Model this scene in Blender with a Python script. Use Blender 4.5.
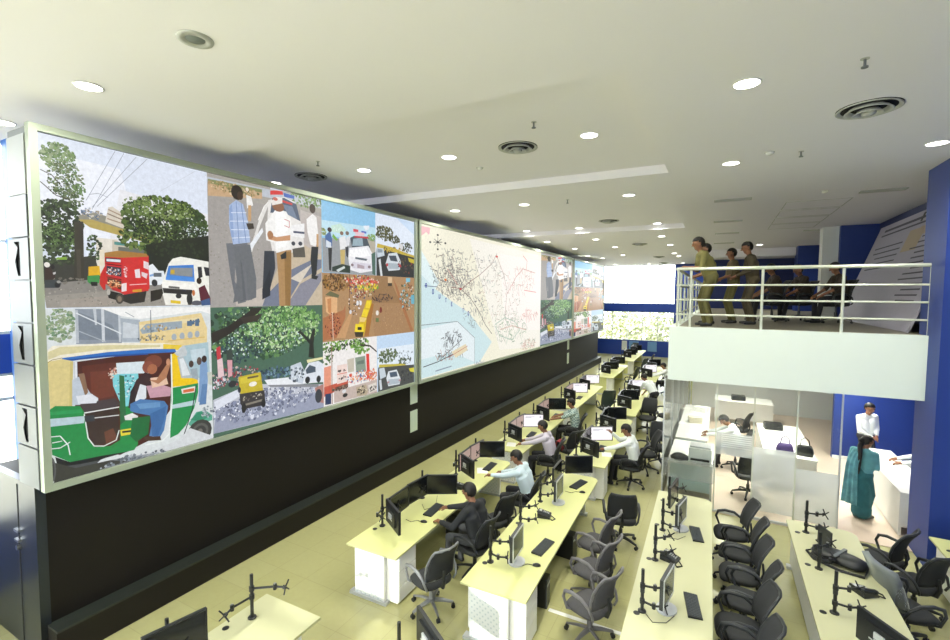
import bpy, bmesh, math, random
import numpy as np
from mathutils import Vector, Matrix, Euler
random.seed(7)
for o in list(bpy.data.objects): bpy.data.objects.remove(o)
scene = bpy.context.scene
C = scene.collection
PI = math.pi

# ---------------------------------------------------------------- camera, world, sun, exposure
CAM_H = 4.3
cam_data = bpy.data.cameras.new('camera')
cam_data.sensor_width = 36.0
cam_data.lens = 17.62
cam_data.clip_start = 0.05
cam_data.clip_end = 500
cam = bpy.data.objects.new('camera', cam_data)
C.objects.link(cam)
cam.matrix_world = Matrix(((0.88338, -0.03244, 0.46753, 0.0),
                           (0.46860, 0.04648, -0.88219, 0.0),
                           (0.00689, 0.99839, 0.05626, CAM_H),
                           (0, 0, 0, 1)))
scene.camera = cam

W_STR = 9.5
world = bpy.data.worlds.new('daylight'); scene.world = world
world.use_nodes = True
wn = world.node_tree.nodes; wl = world.node_tree.links
bg = wn['Background']; bg.inputs['Color'].default_value = (0.94, 0.96, 1.0, 1); bg.inputs['Strength'].default_value = W_STR

SUN_ON = True
sun_d = bpy.data.lights.new('sun', 'SUN'); sun_d.energy = 3.2; sun_d.angle = math.radians(0.6); sun_d.color = (1.0, 0.95, 0.86)
sun = bpy.data.objects.new('sun', sun_d); C.objects.link(sun)
sun.location = (2, -12, 12)
sun.rotation_euler = Vector((-0.10, 0.90, -0.445)).to_track_quat('-Z', 'Y').to_euler()

LAMP_W = 36.0
LAMP_COL = (1.0, 0.99, 0.86)
vs = scene.view_settings
vs.view_transform = 'Standard'; vs.look = 'None'; vs.gamma = 1.0; vs.use_curve_mapping = False
vs.exposure = 0.32

# ---------------------------------------------------------------- helpers
def lin(h):
    if isinstance(h, str):
        c = [int(h[i:i+2], 16)/255 for i in (0, 2, 4)]
    else: c = h
    return tuple(((x/12.92) if x <= 0.04045 else ((x+0.055)/1.055)**2.4) for x in c)

MATS = {}
def mat(name, col, rough=0.6, metal=0.0, var=0.04, scale=6.0, bump=0.0, spec=0.5):
    if name in MATS: return MATS[name]
    m = bpy.data.materials.new(name); m.use_nodes = True
    nt = m.node_tree; b = nt.nodes['Principled BSDF']
    c = lin(col)
    b.inputs['Roughness'].default_value = rough; b.inputs['Metallic'].default_value = metal
    b.inputs['Specular IOR Level'].default_value = spec
    tc = nt.nodes.new('ShaderNodeTexCoord'); nz = nt.nodes.new('ShaderNodeTexNoise')
    nz.inputs['Scale'].default_value = scale; nz.inputs['Detail'].default_value = 3
    nt.links.new(tc.outputs['Object'], nz.inputs['Vector'])
    mx = nt.nodes.new('ShaderNodeMix'); mx.data_type = 'RGBA'
    mx.inputs['A'].default_value = tuple(max(0, x*(1-var)) for x in c) + (1,)
    mx.inputs['B'].default_value = tuple(min(1, x*(1+var)) for x in c) + (1,)
    nt.links.new(nz.outputs['Fac'], mx.inputs['Factor'])
    nt.links.new(mx.outputs['Result'], b.inputs['Base Color'])
    if bump:
        bp = nt.nodes.new('ShaderNodeBump'); bp.inputs['Strength'].default_value = bump
        bp.inputs['Distance'].default_value = 0.01
        nt.links.new(nz.outputs['Fac'], bp.inputs['Height']); nt.links.new(bp.outputs['Normal'], b.inputs['Normal'])
    MATS[name] = m
    return m

def emat(name, col, strength):
    if name in MATS: return MATS[name]
    m = bpy.data.materials.new(name); m.use_nodes = True
    b = m.node_tree.nodes['Principled BSDF']
    b.inputs['Base Color'].default_value = (0.02, 0.02, 0.02, 1)
    b.inputs['Roughness'].default_value = 0.4
    b.inputs['Emission Color'].default_value = lin(col) + (1,)
    b.inputs['Emission Strength'].default_value = strength
    MATS[name] = m
    return m

class MB:
    """collects verts / faces for one mesh"""
    def __init__(s): s.v = []; s.f = []; s.m = []; s.cur = 0
    def add(s, vs_, fs):
        n = len(s.v); s.v += [tuple(p) for p in vs_]
        for f in fs: s.f.append(tuple(i+n for i in f)); s.m.append(s.cur)
        return s
    def box(s, lo, hi, xf=None):
        (a, b, c), (d, e, f) = lo, hi
        vs_ = [Vector(p) for p in ((a,b,c),(d,b,c),(d,e,c),(a,e,c),(a,b,f),(d,b,f),(d,e,f),(a,e,f))]
        if xf is not None: vs_ = [xf @ p for p in vs_]
        return s.add(vs_, ((3,2,1,0),(4,5,6,7),(0,1,5,4),(1,2,6,5),(2,3,7,6),(3,0,4,7)))
    def cyl(s, p0, p1, r0, r1=None, n=10, caps=True):
        r1 = r0 if r1 is None else r1
        p0, p1 = Vector(p0), Vector(p1); d = (p1-p0).normalized()
        a = d.orthogonal().normalized(); b = d.cross(a)
        vs_ = []
        for p, r in ((p0, r0), (p1, r1)):
            for i in range(n):
                t = 2*PI*i/n; vs_.append(p + a*math.cos(t)*r + b*math.sin(t)*r)
        fs = [(i, (i+1) % n, n+(i+1) % n, n+i) for i in range(n)]
        if caps: fs += [tuple(range(n-1, -1, -1)), tuple(range(n, 2*n))]
        return s.add(vs_, fs)
    def tube(s, pts, r, n=8, flat=1.0):
        pts = [Vector(p) for p in pts]; rs = r if isinstance(r, (list, tuple)) else [r]*len(pts)
        vs_ = []; prev = None
        for i, p in enumerate(pts):
            d = (pts[min(i+1, len(pts)-1)] - pts[max(i-1, 0)]).normalized()
            if prev is None: a = d.orthogonal().normalized()
            else:
                a = prev - d*prev.dot(d)
                a = a.normalized() if a.length > 1e-6 else d.orthogonal().normalized()
            prev = a; b = d.cross(a)
            for k in range(n):
                t = 2*PI*k/n; vs_.append(p + a*math.cos(t)*rs[i] + b*math.sin(t)*rs[i]*flat)
        m = len(pts); fs = []
        for i in range(m-1):
            for k in range(n): fs.append((i*n+k, i*n+(k+1) % n, (i+1)*n+(k+1) % n, (i+1)*n+k))
        fs += [tuple(range(n-1, -1, -1)), tuple(range((m-1)*n, m*n))]
        return s.add(vs_, fs)
    def lathe(s, prof, n=20, c=(0, 0, 0)):
        vs_ = []
        for r, z in prof:
            for i in range(n):
                t = 2*PI*i/n; vs_.append((c[0]+r*math.cos(t), c[1]+r*math.sin(t), c[2]+z))
        fs = []
        for j in range(len(prof)-1):
            for i in range(n): fs.append((j*n+i, j*n+(i+1) % n, (j+1)*n+(i+1) % n, (j+1)*n+i))
        return s.add(vs_, fs)
    def prism(s, poly, z0, z1):
        n = len(poly)
        vs_ = [(x, y, z0) for x, y in poly] + [(x, y, z1) for x, y in poly]
        fs = [tuple(range(n-1, -1, -1)), tuple(range(n, 2*n))] + [(i, (i+1) % n, n+(i+1) % n, n+i) for i in range(n)]
        return s.add(vs_, fs)
    def grid_slab(s, fn, nu, nv, th):
        """fn(u,v)->(point, normal); makes a closed slab"""
        top = []; bot = []
        for j in range(nv+1):
            for i in range(nu+1):
                p, nrm = fn(i/nu, j/nv); p = Vector(p); nrm = Vector(nrm).normalized()
                top.append(p + nrm*th/2); bot.append(p - nrm*th/2)
        N = len(top); w = nu+1; fs = []
        for j in range(nv):
            for i in range(nu):
                a, b, c, d = j*w+i, j*w+i+1, (j+1)*w+i+1, (j+1)*w+i
                fs.append((a, b, c, d)); fs.append((N+d, N+c, N+b, N+a))
        ring = [i for i in range(w)] + [j*w+nu for j in range(1, nv+1)] + [nv*w+i for i in range(nu-1, -1, -1)] + [j*w for j in range(nv-1, 0, -1)]
        for k in range(len(ring)):
            a, b = ring[k], ring[(k+1) % len(ring)]
            fs.append((b, a, N+a, N+b))
        return s.add(top+bot, fs)
    def mesh(s, name, mats, smooth=False):
        me = bpy.data.meshes.new(name); me.from_pydata([tuple(v) for v in s.v], [], s.f)
        for m in (mats if isinstance(mats, (list, tuple)) else [mats]): me.materials.append(m)
        if any(s.m): me.polygons.foreach_set('material_index', s.m)
        if smooth: me.polygons.foreach_set('use_smooth', [True]*len(me.polygons))
        bm = bmesh.new(); bm.from_mesh(me); bmesh.ops.recalc_face_normals(bm, faces=bm.faces); bm.to_mesh(me); bm.free()
        return me
    def build(s, name, mats, parent=None, smooth=False, loc=None, rz=0.0):
        o = bpy.data.objects.new(name, s.mesh(name, mats, smooth)); C.objects.link(o)
        if parent is not None: o.parent = parent
        if loc is not None: o.location = loc
        if rz: o.rotation_euler = (0, 0, rz)
        return o

def smooth_by_angle(o, deg=40):
    me = o.data
    me.polygons.foreach_set('use_smooth', [True]*len(me.polygons))
    bm = bmesh.new(); bm.from_mesh(me)
    for e in bm.edges:
        e.smooth = not (len(e.link_faces) == 2 and e.calc_face_angle(0) > math.radians(deg))
    bm.to_mesh(me); bm.free()
    return o

def tag(o, label=None, cat=None, group=None, kind=None):
    if label: o['label'] = label
    if cat: o['category'] = cat
    if group: o['group'] = group
    if kind: o['kind'] = kind
    return o

def thing(name, label, cat, loc=(0, 0, 0), rz=0.0, group=None):
    o = bpy.data.objects.new(name, None); C.objects.link(o)
    o.location = loc; o.rotation_euler = (0, 0, rz); o.empty_display_size = 0.1
    return tag(o, label, cat, group)

def copy_tree(o, parent=None):
    c = o.copy(); C.objects.link(c); c.parent = parent
    for ch in list(o.children): copy_tree(ch, c)
    return c

def place(proto, used, loc, rz, label, group=None):
    """first call moves the prototype itself, later calls copy it"""
    o = proto if not used else copy_tree(proto)
    used.append(o)
    o.location = loc; o.rotation_euler = (0, 0, rz)
    o['label'] = label
    if group: o['group'] = group
    return o

def struct(name, mb, m, parent=None):
    o = mb.build(name, m, parent)
    if parent is None: o['kind'] = 'structure'
    return o

# ---------------------------------------------------------------- materials
M_ceil = mat('ceiling paint', 'eeecf2', 0.9, var=0.015, scale=0.6)
M_wall = mat('white wall paint', 'dfe3df', 0.85, var=0.02)
M_blue = mat('blue cladding', '1c3f9c', 0.45, var=0.05)
M_navy = mat('navy cladding', '1d3884', 0.5, var=0.05)
M_dblue = mat('dark blue wall', '10225c', 0.6, var=0.05)
M_black = mat('dark brown laminate', '15110d', 0.6, var=0.08, scale=3, spec=0.3)
M_ledge = mat('dark green grey ledge', '262b27', 0.5)
M_silver = mat('brushed steel', '434850', 0.36, 0.9, var=0.10, scale=2.0)
M_panel = mat('grey metal panel', '6e7377', 0.5, 0.2)
M_frame = mat('pale green grey frame', 'a3ad9b', 0.4, 0.1)
M_desk = mat('lamp-tinted maple laminate', 'cfd190', 0.45, var=0.03, scale=4)  # yellow-green lamp tint put into the desk colour
M_desk2 = mat('less tinted cream laminate', 'c0c09a', 0.45, var=0.03, scale=4)  # same desk laminate with less of the lamp tint put in
M_edge = mat('desk edge', 'b9ba88', 0.5)
M_cab = mat('white steel', 'e3e4e0', 0.45)
M_chair = mat('dark chair fabric', '292b2d', 0.8, var=0.15, scale=40)
M_gchair = mat('grey chair mesh', '4b4a4d', 0.8, var=0.15, scale=40)
M_plast = mat('black plastic', '1e2022', 0.38)
M_plast2 = mat('charcoal plastic', '2b2e31', 0.42)
M_chrome = mat('grey alloy', '9b9da0', 0.28, 0.9)
M_screen = mat('dark glass screen', '14171c', 0.18)
M_silbez = mat('silver bezel', 'c3c6c9', 0.35, 0.3)
M_key = mat('keyboard keys', '3a4045', 0.55)
M_white = mat('white paper', 'f1f1ec', 0.7)
M_para = mat('parapet white', 'dfe9e2', 0.75, var=0.012)
M_rail = mat('railing steel', 'cfd4c6', 0.35, 0.25)
M_bfloor = mat('balcony floor', '8a8573', 0.35)
M_pink = mat('pale pink floor', 'd9c6b4', 0.3, var=0.03, scale=1.5)  # pinkish floor zone under the balcony
M_dark = mat('dark void', '15171a', 0.8)
M_vent = mat('vent metal', 'b9bbb6', 0.5, 0.2)
M_skin = mat('brown skin', '8a5f45', 0.55, var=0.06, scale=20)
M_hair = mat('black hair', '16130f', 0.6, var=0.1, scale=60)
M_lens = emat('downlight lens', 'fffdf2', 9.0)
M_lit1 = emat('bright display', 'fdf6fb', 0.85)
M_lit2 = emat('pinkish display', 'd8b9ae', 0.5)
M_ui = emat('display window bars', 'a9aebf', 0.8)
M_chipred = mat('red cloth', '8e2430', 0.8)

def floor_mat():
    m = mat('beige floor tiles', 'b0ae7e', 0.22, var=0.05, scale=0.7)
    nt = m.node_tree; b = nt.nodes['Principled BSDF']
    tc = nt.nodes.new('ShaderNodeTexCoord'); br = nt.nodes.new('ShaderNodeTexBrick')
    br.offset = 0.0
    br.inputs['Color1'].default_value = lin('b0ae7c')+(1,); br.inputs['Color2'].default_value = lin('b5b383')+(1,)
    br.inputs['Mortar'].default_value = lin('a6a476')+(1,)
    br.inputs['Scale'].default_value = 1.0; br.inputs['Mortar Size'].default_value = 0.004
    br.inputs['Brick Width'].default_value = 0.6; br.inputs['Row Height'].default_value = 0.6
    nt.links.new(tc.outputs['Object'], br.inputs['Vector'])
    mx = nt.nodes.new('ShaderNodeMix'); mx.data_type = 'RGBA'; mx.blend_type = 'MULTIPLY'; mx.inputs['Factor'].default_value = 0.5
    nz = nt.nodes.new('ShaderNodeTexNoise'); nz.inputs['Scale'].default_value = 14; nz.inputs['Detail'].default_value = 6
    nt.links.new(tc.outputs['Object'], nz.inputs['Vector'])
    cr = nt.nodes.new('ShaderNodeValToRGB'); cr.color_ramp.elements[0].color = (0.82, 0.8, 0.74, 1); cr.color_ramp.elements[1].color = (1, 1, 1, 1)
    nt.links.new(nz.outputs['Fac'], cr.inputs['Fac'])
    nt.links.new(br.outputs['Color'], mx.inputs['A']); nt.links.new(cr.outputs['Color'], mx.inputs['B'])
    nt.links.new(mx.outputs['Result'], b.inputs['Base Color'])
    return m
M_floor = floor_mat()

def perf_mat():
    """white steel sheet with a grid of punched dots"""
    m = mat('perforated white steel', 'dfe3e4', 0.45)
    nt = m.node_tree; b = nt.nodes['Principled BSDF']
    tc = nt.nodes.new('ShaderNodeTexCoord'); sp = nt.nodes.new('ShaderNodeSeparateXYZ')
    nt.links.new(tc.outputs['Object'], sp.inputs['Vector'])
    def wave(sock, k):
        a = nt.nodes.new('ShaderNodeMath'); a.operation = 'MULTIPLY'; a.inputs[1].default_value = k
        nt.links.new(sock, a.inputs[0])
        s = nt.nodes.new('ShaderNodeMath'); s.operation = 'SINE'; nt.links.new(a.outputs[0], s.inputs[0])
        return s.outputs[0]
    mu = nt.nodes.new('ShaderNodeMath'); mu.operation = 'MULTIPLY'
    nt.links.new(wave(sp.outputs['X'], 2*PI/0.075), mu.inputs[0]); nt.links.new(wave(sp.outputs['Z'], 2*PI/0.075), mu.inputs[1])
    gt = nt.nodes.new('ShaderNodeMath'); gt.operation = 'GREATER_THAN'; gt.inputs[1].default_value = 0.55
    nt.links.new(mu.outputs[0], gt.inputs[0])
    mx = nt.nodes.new('ShaderNodeMix'); mx.data_type = 'RGBA'
    mx.inputs['A'].default_value = lin('e2e6e7')+(1,); mx.inputs['B'].default_value = lin('c6cfd4')+(1,)
    nt.links.new(gt.outputs[0], mx.inputs['Factor']); nt.links.new(mx.outputs['Result'], b.inputs['Base Color'])
    return m
M_perf = perf_mat()

def glass_mat(name, frost, tint):
    m = bpy.data.materials.new(name); m.use_nodes = True
    nt = m.node_tree; nt.nodes.remove(nt.nodes['Principled BSDF']); out = nt.nodes['Material Output']
    tr = nt.nodes.new('ShaderNodeBsdfTransparent'); tr.inputs['Color'].default_value = (0.96, 0.98, 0.97, 1)
    gl = nt.nodes.new('ShaderNodeBsdfGlossy'); gl.inputs['Roughness'].default_value = 0.03
    fr = nt.nodes.new('ShaderNodeFresnel'); fr.inputs['IOR'].default_value = 1.45
    m1 = nt.nodes.new('ShaderNodeMixShader')
    nt.links.new(fr.outputs[0], m1.inputs[0]); nt.links.new(tr.outputs[0], m1.inputs[1]); nt.links.new(gl.outputs[0], m1.inputs[2])
    last = m1
    if frost > 0:
        df = nt.nodes.new('ShaderNodeBsdfDiffuse'); df.inputs['Color'].default_value = tint+(1,)
        tl = nt.nodes.new('ShaderNodeBsdfTranslucent'); tl.inputs['Color'].default_value = tint+(1,)
        ad = nt.nodes.new('ShaderNodeMixShader'); ad.inputs[0].default_value = 0.45
        nt.links.new(df.outputs[0], ad.inputs[1]); nt.links.new(tl.outputs[0], ad.inputs[2])
        m2 = nt.nodes.new('ShaderNodeMixShader'); m2.inputs[0].default_value = frost
        tc = nt.nodes.new('ShaderNodeTexCoord'); nz = nt.nodes.new('ShaderNodeTexNoise'); nz.inputs['Scale'].default_value = 0.9; nz.inputs['Detail'].default_value = 1
        nt.links.new(tc.outputs['Object'], nz.inputs['Vector'])
        mr = nt.nodes.new('ShaderNodeMapRange'); mr.inputs['From Min'].default_value = 0.3; mr.inputs['From Max'].default_value = 0.7
        mr.inputs['To Min'].default_value = max(0, frost-0.2); mr.inputs['To Max'].default_value = min(1, frost+0.15)
        nt.links.new(nz.outputs['Fac'], mr.inputs['Value']); nt.links.new(mr.outputs['Result'], m2.inputs[0])
        nt.links.new(last.outputs[0], m2.inputs[1]); nt.links.new(ad.outputs[0], m2.inputs[2])
        last = m2
    nt.links.new(last.outputs[0], out.inputs['Surface'])
    return m
M_glass = glass_mat('clear glass', 0, (1, 1, 1))
M_frost = glass_mat('frosted film', 0.64, (0.92, 0.93, 0.92))
M_frost2 = glass_mat('light frosted film', 0.30, (0.92, 0.93, 0.92))
M_wrap = glass_mat('clear plastic wrap', 0.35, (0.75, 0.82, 0.84))

# ================================================================ THE SETTING
ZC = 6.4            # ceiling height
XL, XR = -9.0, 4.4  # side walls
YB, YF = -5.0, 34.4 # rear and far walls
XSCR = -6.65        # plane of the video wall

struct('floor', MB().box((XL-0.3, YB-0.3, -0.2), (XR+0.3, YF+0.3, 0.0)), M_floor)
struct('floor', MB().box((-0.98, 10.2, 0.0), (XR, 20.0, 0.012)), M_pink)

# ceiling with two recessed trays over the video wall side
T1 = (4.62, 8.72, -0.88)
T2 = (11.9, 16.0, -1.08)
cb = MB()
ztop = 6.8
cb.box((XL-0.3, YB-0.3, ZC), (XR+0.3, T1[0], ztop))
cb.box((T1[2], T1[0], ZC), (XR+0.3, T1[1], ztop)); cb.box((XL-0.3, T1[0], 6.55), (T1[2], T1[1], ztop))
cb.box((XL-0.3, T1[1], ZC), (XR+0.3, T2[0], ztop))
cb.box((T2[2], T2[0], ZC), (XR+0.3, T2[1], ztop)); cb.box((XL-0.3, T2[0], 6.55), (T2[2], T2[1], ztop))
cb.box((XL-0.3, T2[1], ZC), (XR+0.3, YF+0.3, ztop))
struct('ceiling', cb, M_ceil)

def facade(name_wall, axis, pos, th, a0, a1, cols, openings, m_solid, bands):
    """a wall in solid horizontal bands (z0,z1,material); openings are the gaps between them, glazed by window()"""
    for i, (z0, z1, mm) in enumerate(bands):
        mb = MB()
        if axis == 'y': mb.box((a0, pos, z0), (a1, pos+th, z1))
        else: mb.box((pos, a0, z0), (pos+th, a1, z1))
        struct(name_wall, mb, mm)

WN = [0]
M_mull = mat('window aluminium', 'c9cdc9', 0.4, 0.3)
def window(axis, pos, a0, a1, z0, z1, nc, rows, m=None):
    """glazed window: frame with mullions and one pane per opening"""
    WN[0] += 1
    w = bpy.data.objects.new('window_%d' % WN[0], None); C.objects.link(w); w['kind'] = 'structure'
    def bx(mb, p0, p1, q0, q1, d0, d1):
        if axis == 'y': mb.box((p0, pos+d0, q0), (p1, pos+d1, q1))
        else: mb.box((pos+d0, p0, q0), (pos+d1, p1, q1))
        return mb
    fr = MB(); t = 0.05
    for c in range(nc+1):
        x = a0 + (a1-a0)*c/nc; bx(fr, x-t/2, x+t/2, z0, z1, 0.02, 0.10)
    for z in rows: bx(fr, a0, a1, z-t/2, z+t/2, 0.02, 0.10)
    fr.build('window_frame', m or M_mull, w)
    for c in range(nc):
        for r in range(len(rows)-1):
            bx(MB(), a0+(a1-a0)*c/nc+t/2, a0+(a1-a0)*(c+1)/nc-t/2, rows[r]+t/2, rows[r+1]-t/2, 0.055, 0.065).build('pane', M_glass, w)
    return w

# far end wall: upper and lower glazing between blue bands
struct('wall_far', MB().box((XL, YF, 3.12), (-2.85, YF+0.25, 3.68)), M_blue)
struct('wall_far', MB().box((XL, YF, 0.0), (-6.3, YF+0.25, 1.08)), M_blue)
struct('wall_far', MB().box((-6.3, YF, 0.0), (-2.85, YF+0.25, 1.08)), M_blue)
struct('wall_far', MB().box((-2.85, YF, 0.0), (XR, YF+0.25, ZC)), M_blue)
window('y', YF, XL, -2.85, 3.68, ZC, 6, [3.7, 4.55, 5.45, 6.38])
window('y', YF, XL, -2.85, 1.08, 3.12, 6, [1.1, 2.75, 3.1])
M_pblue = mat('pale blue panel', '6f9bd0', 0.5)
for i, (x0, x1, mm) in enumerate(((-6.25, -5.9, M_wall), (-5.75, -5.1, M_pblue), (-4.5, -3.9, M_pblue))):
    struct('wall_far', MB().box((x0, YF-0.06, 0.35), (x1, YF-0.002, 1.02)), mm)

# left wall: glazed near the camera, solid behind the video wall
struct('wall_left', MB().box((XL-0.25, 3.7, 0.0), (XL, YF, ZC)), M_dblue)
struct('wall_left', MB().box((XL-0.25, YB, 3.12), (XL, 3.7, 3.68)), M_blue)
struct('wall_left', MB().box((XL-0.25, YB, 0.0), (XL, 3.7, 1.0)), M_blue)
window('x', XL-0.12, YB, 3.7, 3.68, ZC, 7, [3.7, 5.0, 6.38])
window('x', XL-0.12, YB, 3.7, 1.0, 3.12, 7, [1.02, 2.75, 3.1])
struct('trim_1', MB().box((XL, 2.75, 0.0), (XL+0.3, 3.35, ZC)), mat('flare-lightened blue pier', '4f7fd0', 0.5))  # blue mullion, its colour lightened to carry the flare

# unseen rear wall: openings and piers shaped to place daylight and sun patches
struct('wall_rear', MB().box((XL, YB-0.25, 0.0), (XR, YB, 0.9)), M_wall)
struct('wall_rear', MB().box((XL, YB-0.25, 5.95), (XR, YB, ZC)), M_wall)
struct('wall_rear', MB().box((XL, YB-0.25, 3.3), (XR, YB, 3.7)), M_blue)
for x0, x1 in ((XL, -8.6), (-6.2, -3.5), (-2.2, -1.55), (-0.45, 0.25), (1.15, XR)):
    struct('wall_rear', MB().box((x0, YB-0.25, 3.7), (x1, YB, 5.95)), M_wall)
struct('wall_rear', MB().box((0.3, YB-0.25, 0.9), (XR, YB, 3.3)), M_wall)
for x0, x1, n in ((-8.6, -6.2, 2), (-3.5, -2.2, 2), (-1.55, -0.45, 2), (0.25, 1.15, 2)):
    window('y', YB-0.15, x0, x1, 3.7, 5.95, n, [3.72, 4.9, 5.93])
window('y', YB-0.15, XL, 0.3, 0.9, 3.3, 6, [0.92, 3.28])
# right wall
struct('wall_right', MB().box((XR, YB, 0.0), (XR+0.25, YF, ZC)), M_blue)

# outdoor ground and hedge beyond the far windows
M_out = mat('pale ground', 'cfc9b4', 0.9)
og = MB().box((-60, YF+0.6, -0.4), (40, 90, -0.25)); o = og.build('outdoor_ground', M_out); o['kind'] = 'structure'
og = MB().box((-60, -60, -0.4), (XL-0.6, YF+0.6, -0.25)); o = og.build('outdoor_ground', M_out); o['kind'] = 'structure'
og = MB().box((XL-0.6, -60, -0.4), (40, YB-0.6, -0.25)); o = og.build('outdoor_ground', M_out); o['kind'] = 'structure'
M_leaf = mat('pale sunlit foliage', 'b9bd93', 0.9, var=0.5, scale=3)
def hedge(name, label, x0, x1, y, h, n):
    mb = MB(); rnd = random.Random(int(x0*10)+n)
    for k in range(n):
        c = Vector((rnd.uniform(x0, x1), y + rnd.uniform(-0.5, 0.5), rnd.uniform(-0.2, h)))
        r = rnd.uniform(0.08, 0.22); d = Vector((rnd.uniform(-1, 1), rnd.uniform(-1, 1), rnd.uniform(-1, 1))).normalized()
        a = d.orthogonal().normalized()*r; b = d.cross(a)
        mb.add([c-a, c+b*0.5, c+a, c-b*0.5], ((0, 1, 2, 3),))
    o = mb.build(name, M_leaf); tag(o, label, 'hedge', kind='stuff')
hedge('hedge', 'pale sunlit hedge outside the far windows', -11, -1, YF+4.0, 3.0, 5200)
hedge('hedge', 'pale sunlit shrubs outside the left side window', -0.0-14.5, -12.5, 2.0, 2.9, 1200)

# ---------------------------------------------------------------- black wall base under the video wall
Y0S, Y1S = 2.24, 29.6
base = MB().box((-8.3, Y0S+0.08, 0.0), (-6.86, Y1S, 2.04))
wl_ = struct('wall_base', base, M_black)
led = MB().box((-6.86, Y0S+0.05, 0.0), (-6.62, Y1S, 0.37)); led.build('ledge', M_black, wl_)
MB().box((-6.87, Y0S+0.05, 0.37), (-6.60, Y1S, 0.395)).build('ledge_cap', M_ledge, wl_)
MB().box((-8.32, Y0S, 0.0), (-6.84, Y0S+0.085, 2.06)).build('end_panel', M_silver, wl_)
MB().box((-6.93, Y0S-0.012, 0.0), (-6.84, Y0S+0.0, 2.06)).build('corner_trim', M_silver, wl_)
ep = MB()
for z in (1.42, 1.30): ep.box((-7.42, Y0S-0.03, z), (-7.30, Y0S-0.001, z+0.03))
ep.cyl((-7.33, Y0S-0.04, 1.24), (-7.33, Y0S, 1.24), 0.03, n=12); ep.build('door_lock', M_chrome, wl_)
MB().box((-7.36, Y0S-0.006, 0.05), (-7.345, Y0S-0.0005, 2.0)).build('door_seam', M_dark, wl_)
for (y, name) in ((9.62, 'a'), (23.1, 'b')):  # thin pale boxes stand in for reflections of the posts between segments
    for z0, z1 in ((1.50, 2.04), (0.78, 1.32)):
        MB().box((-6.862, y-0.14, z0), (-6.845, y+0.16, z1)).build('post_reflection', mat('pale reflection', 'ccdac8', 0.6), wl_)

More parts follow.
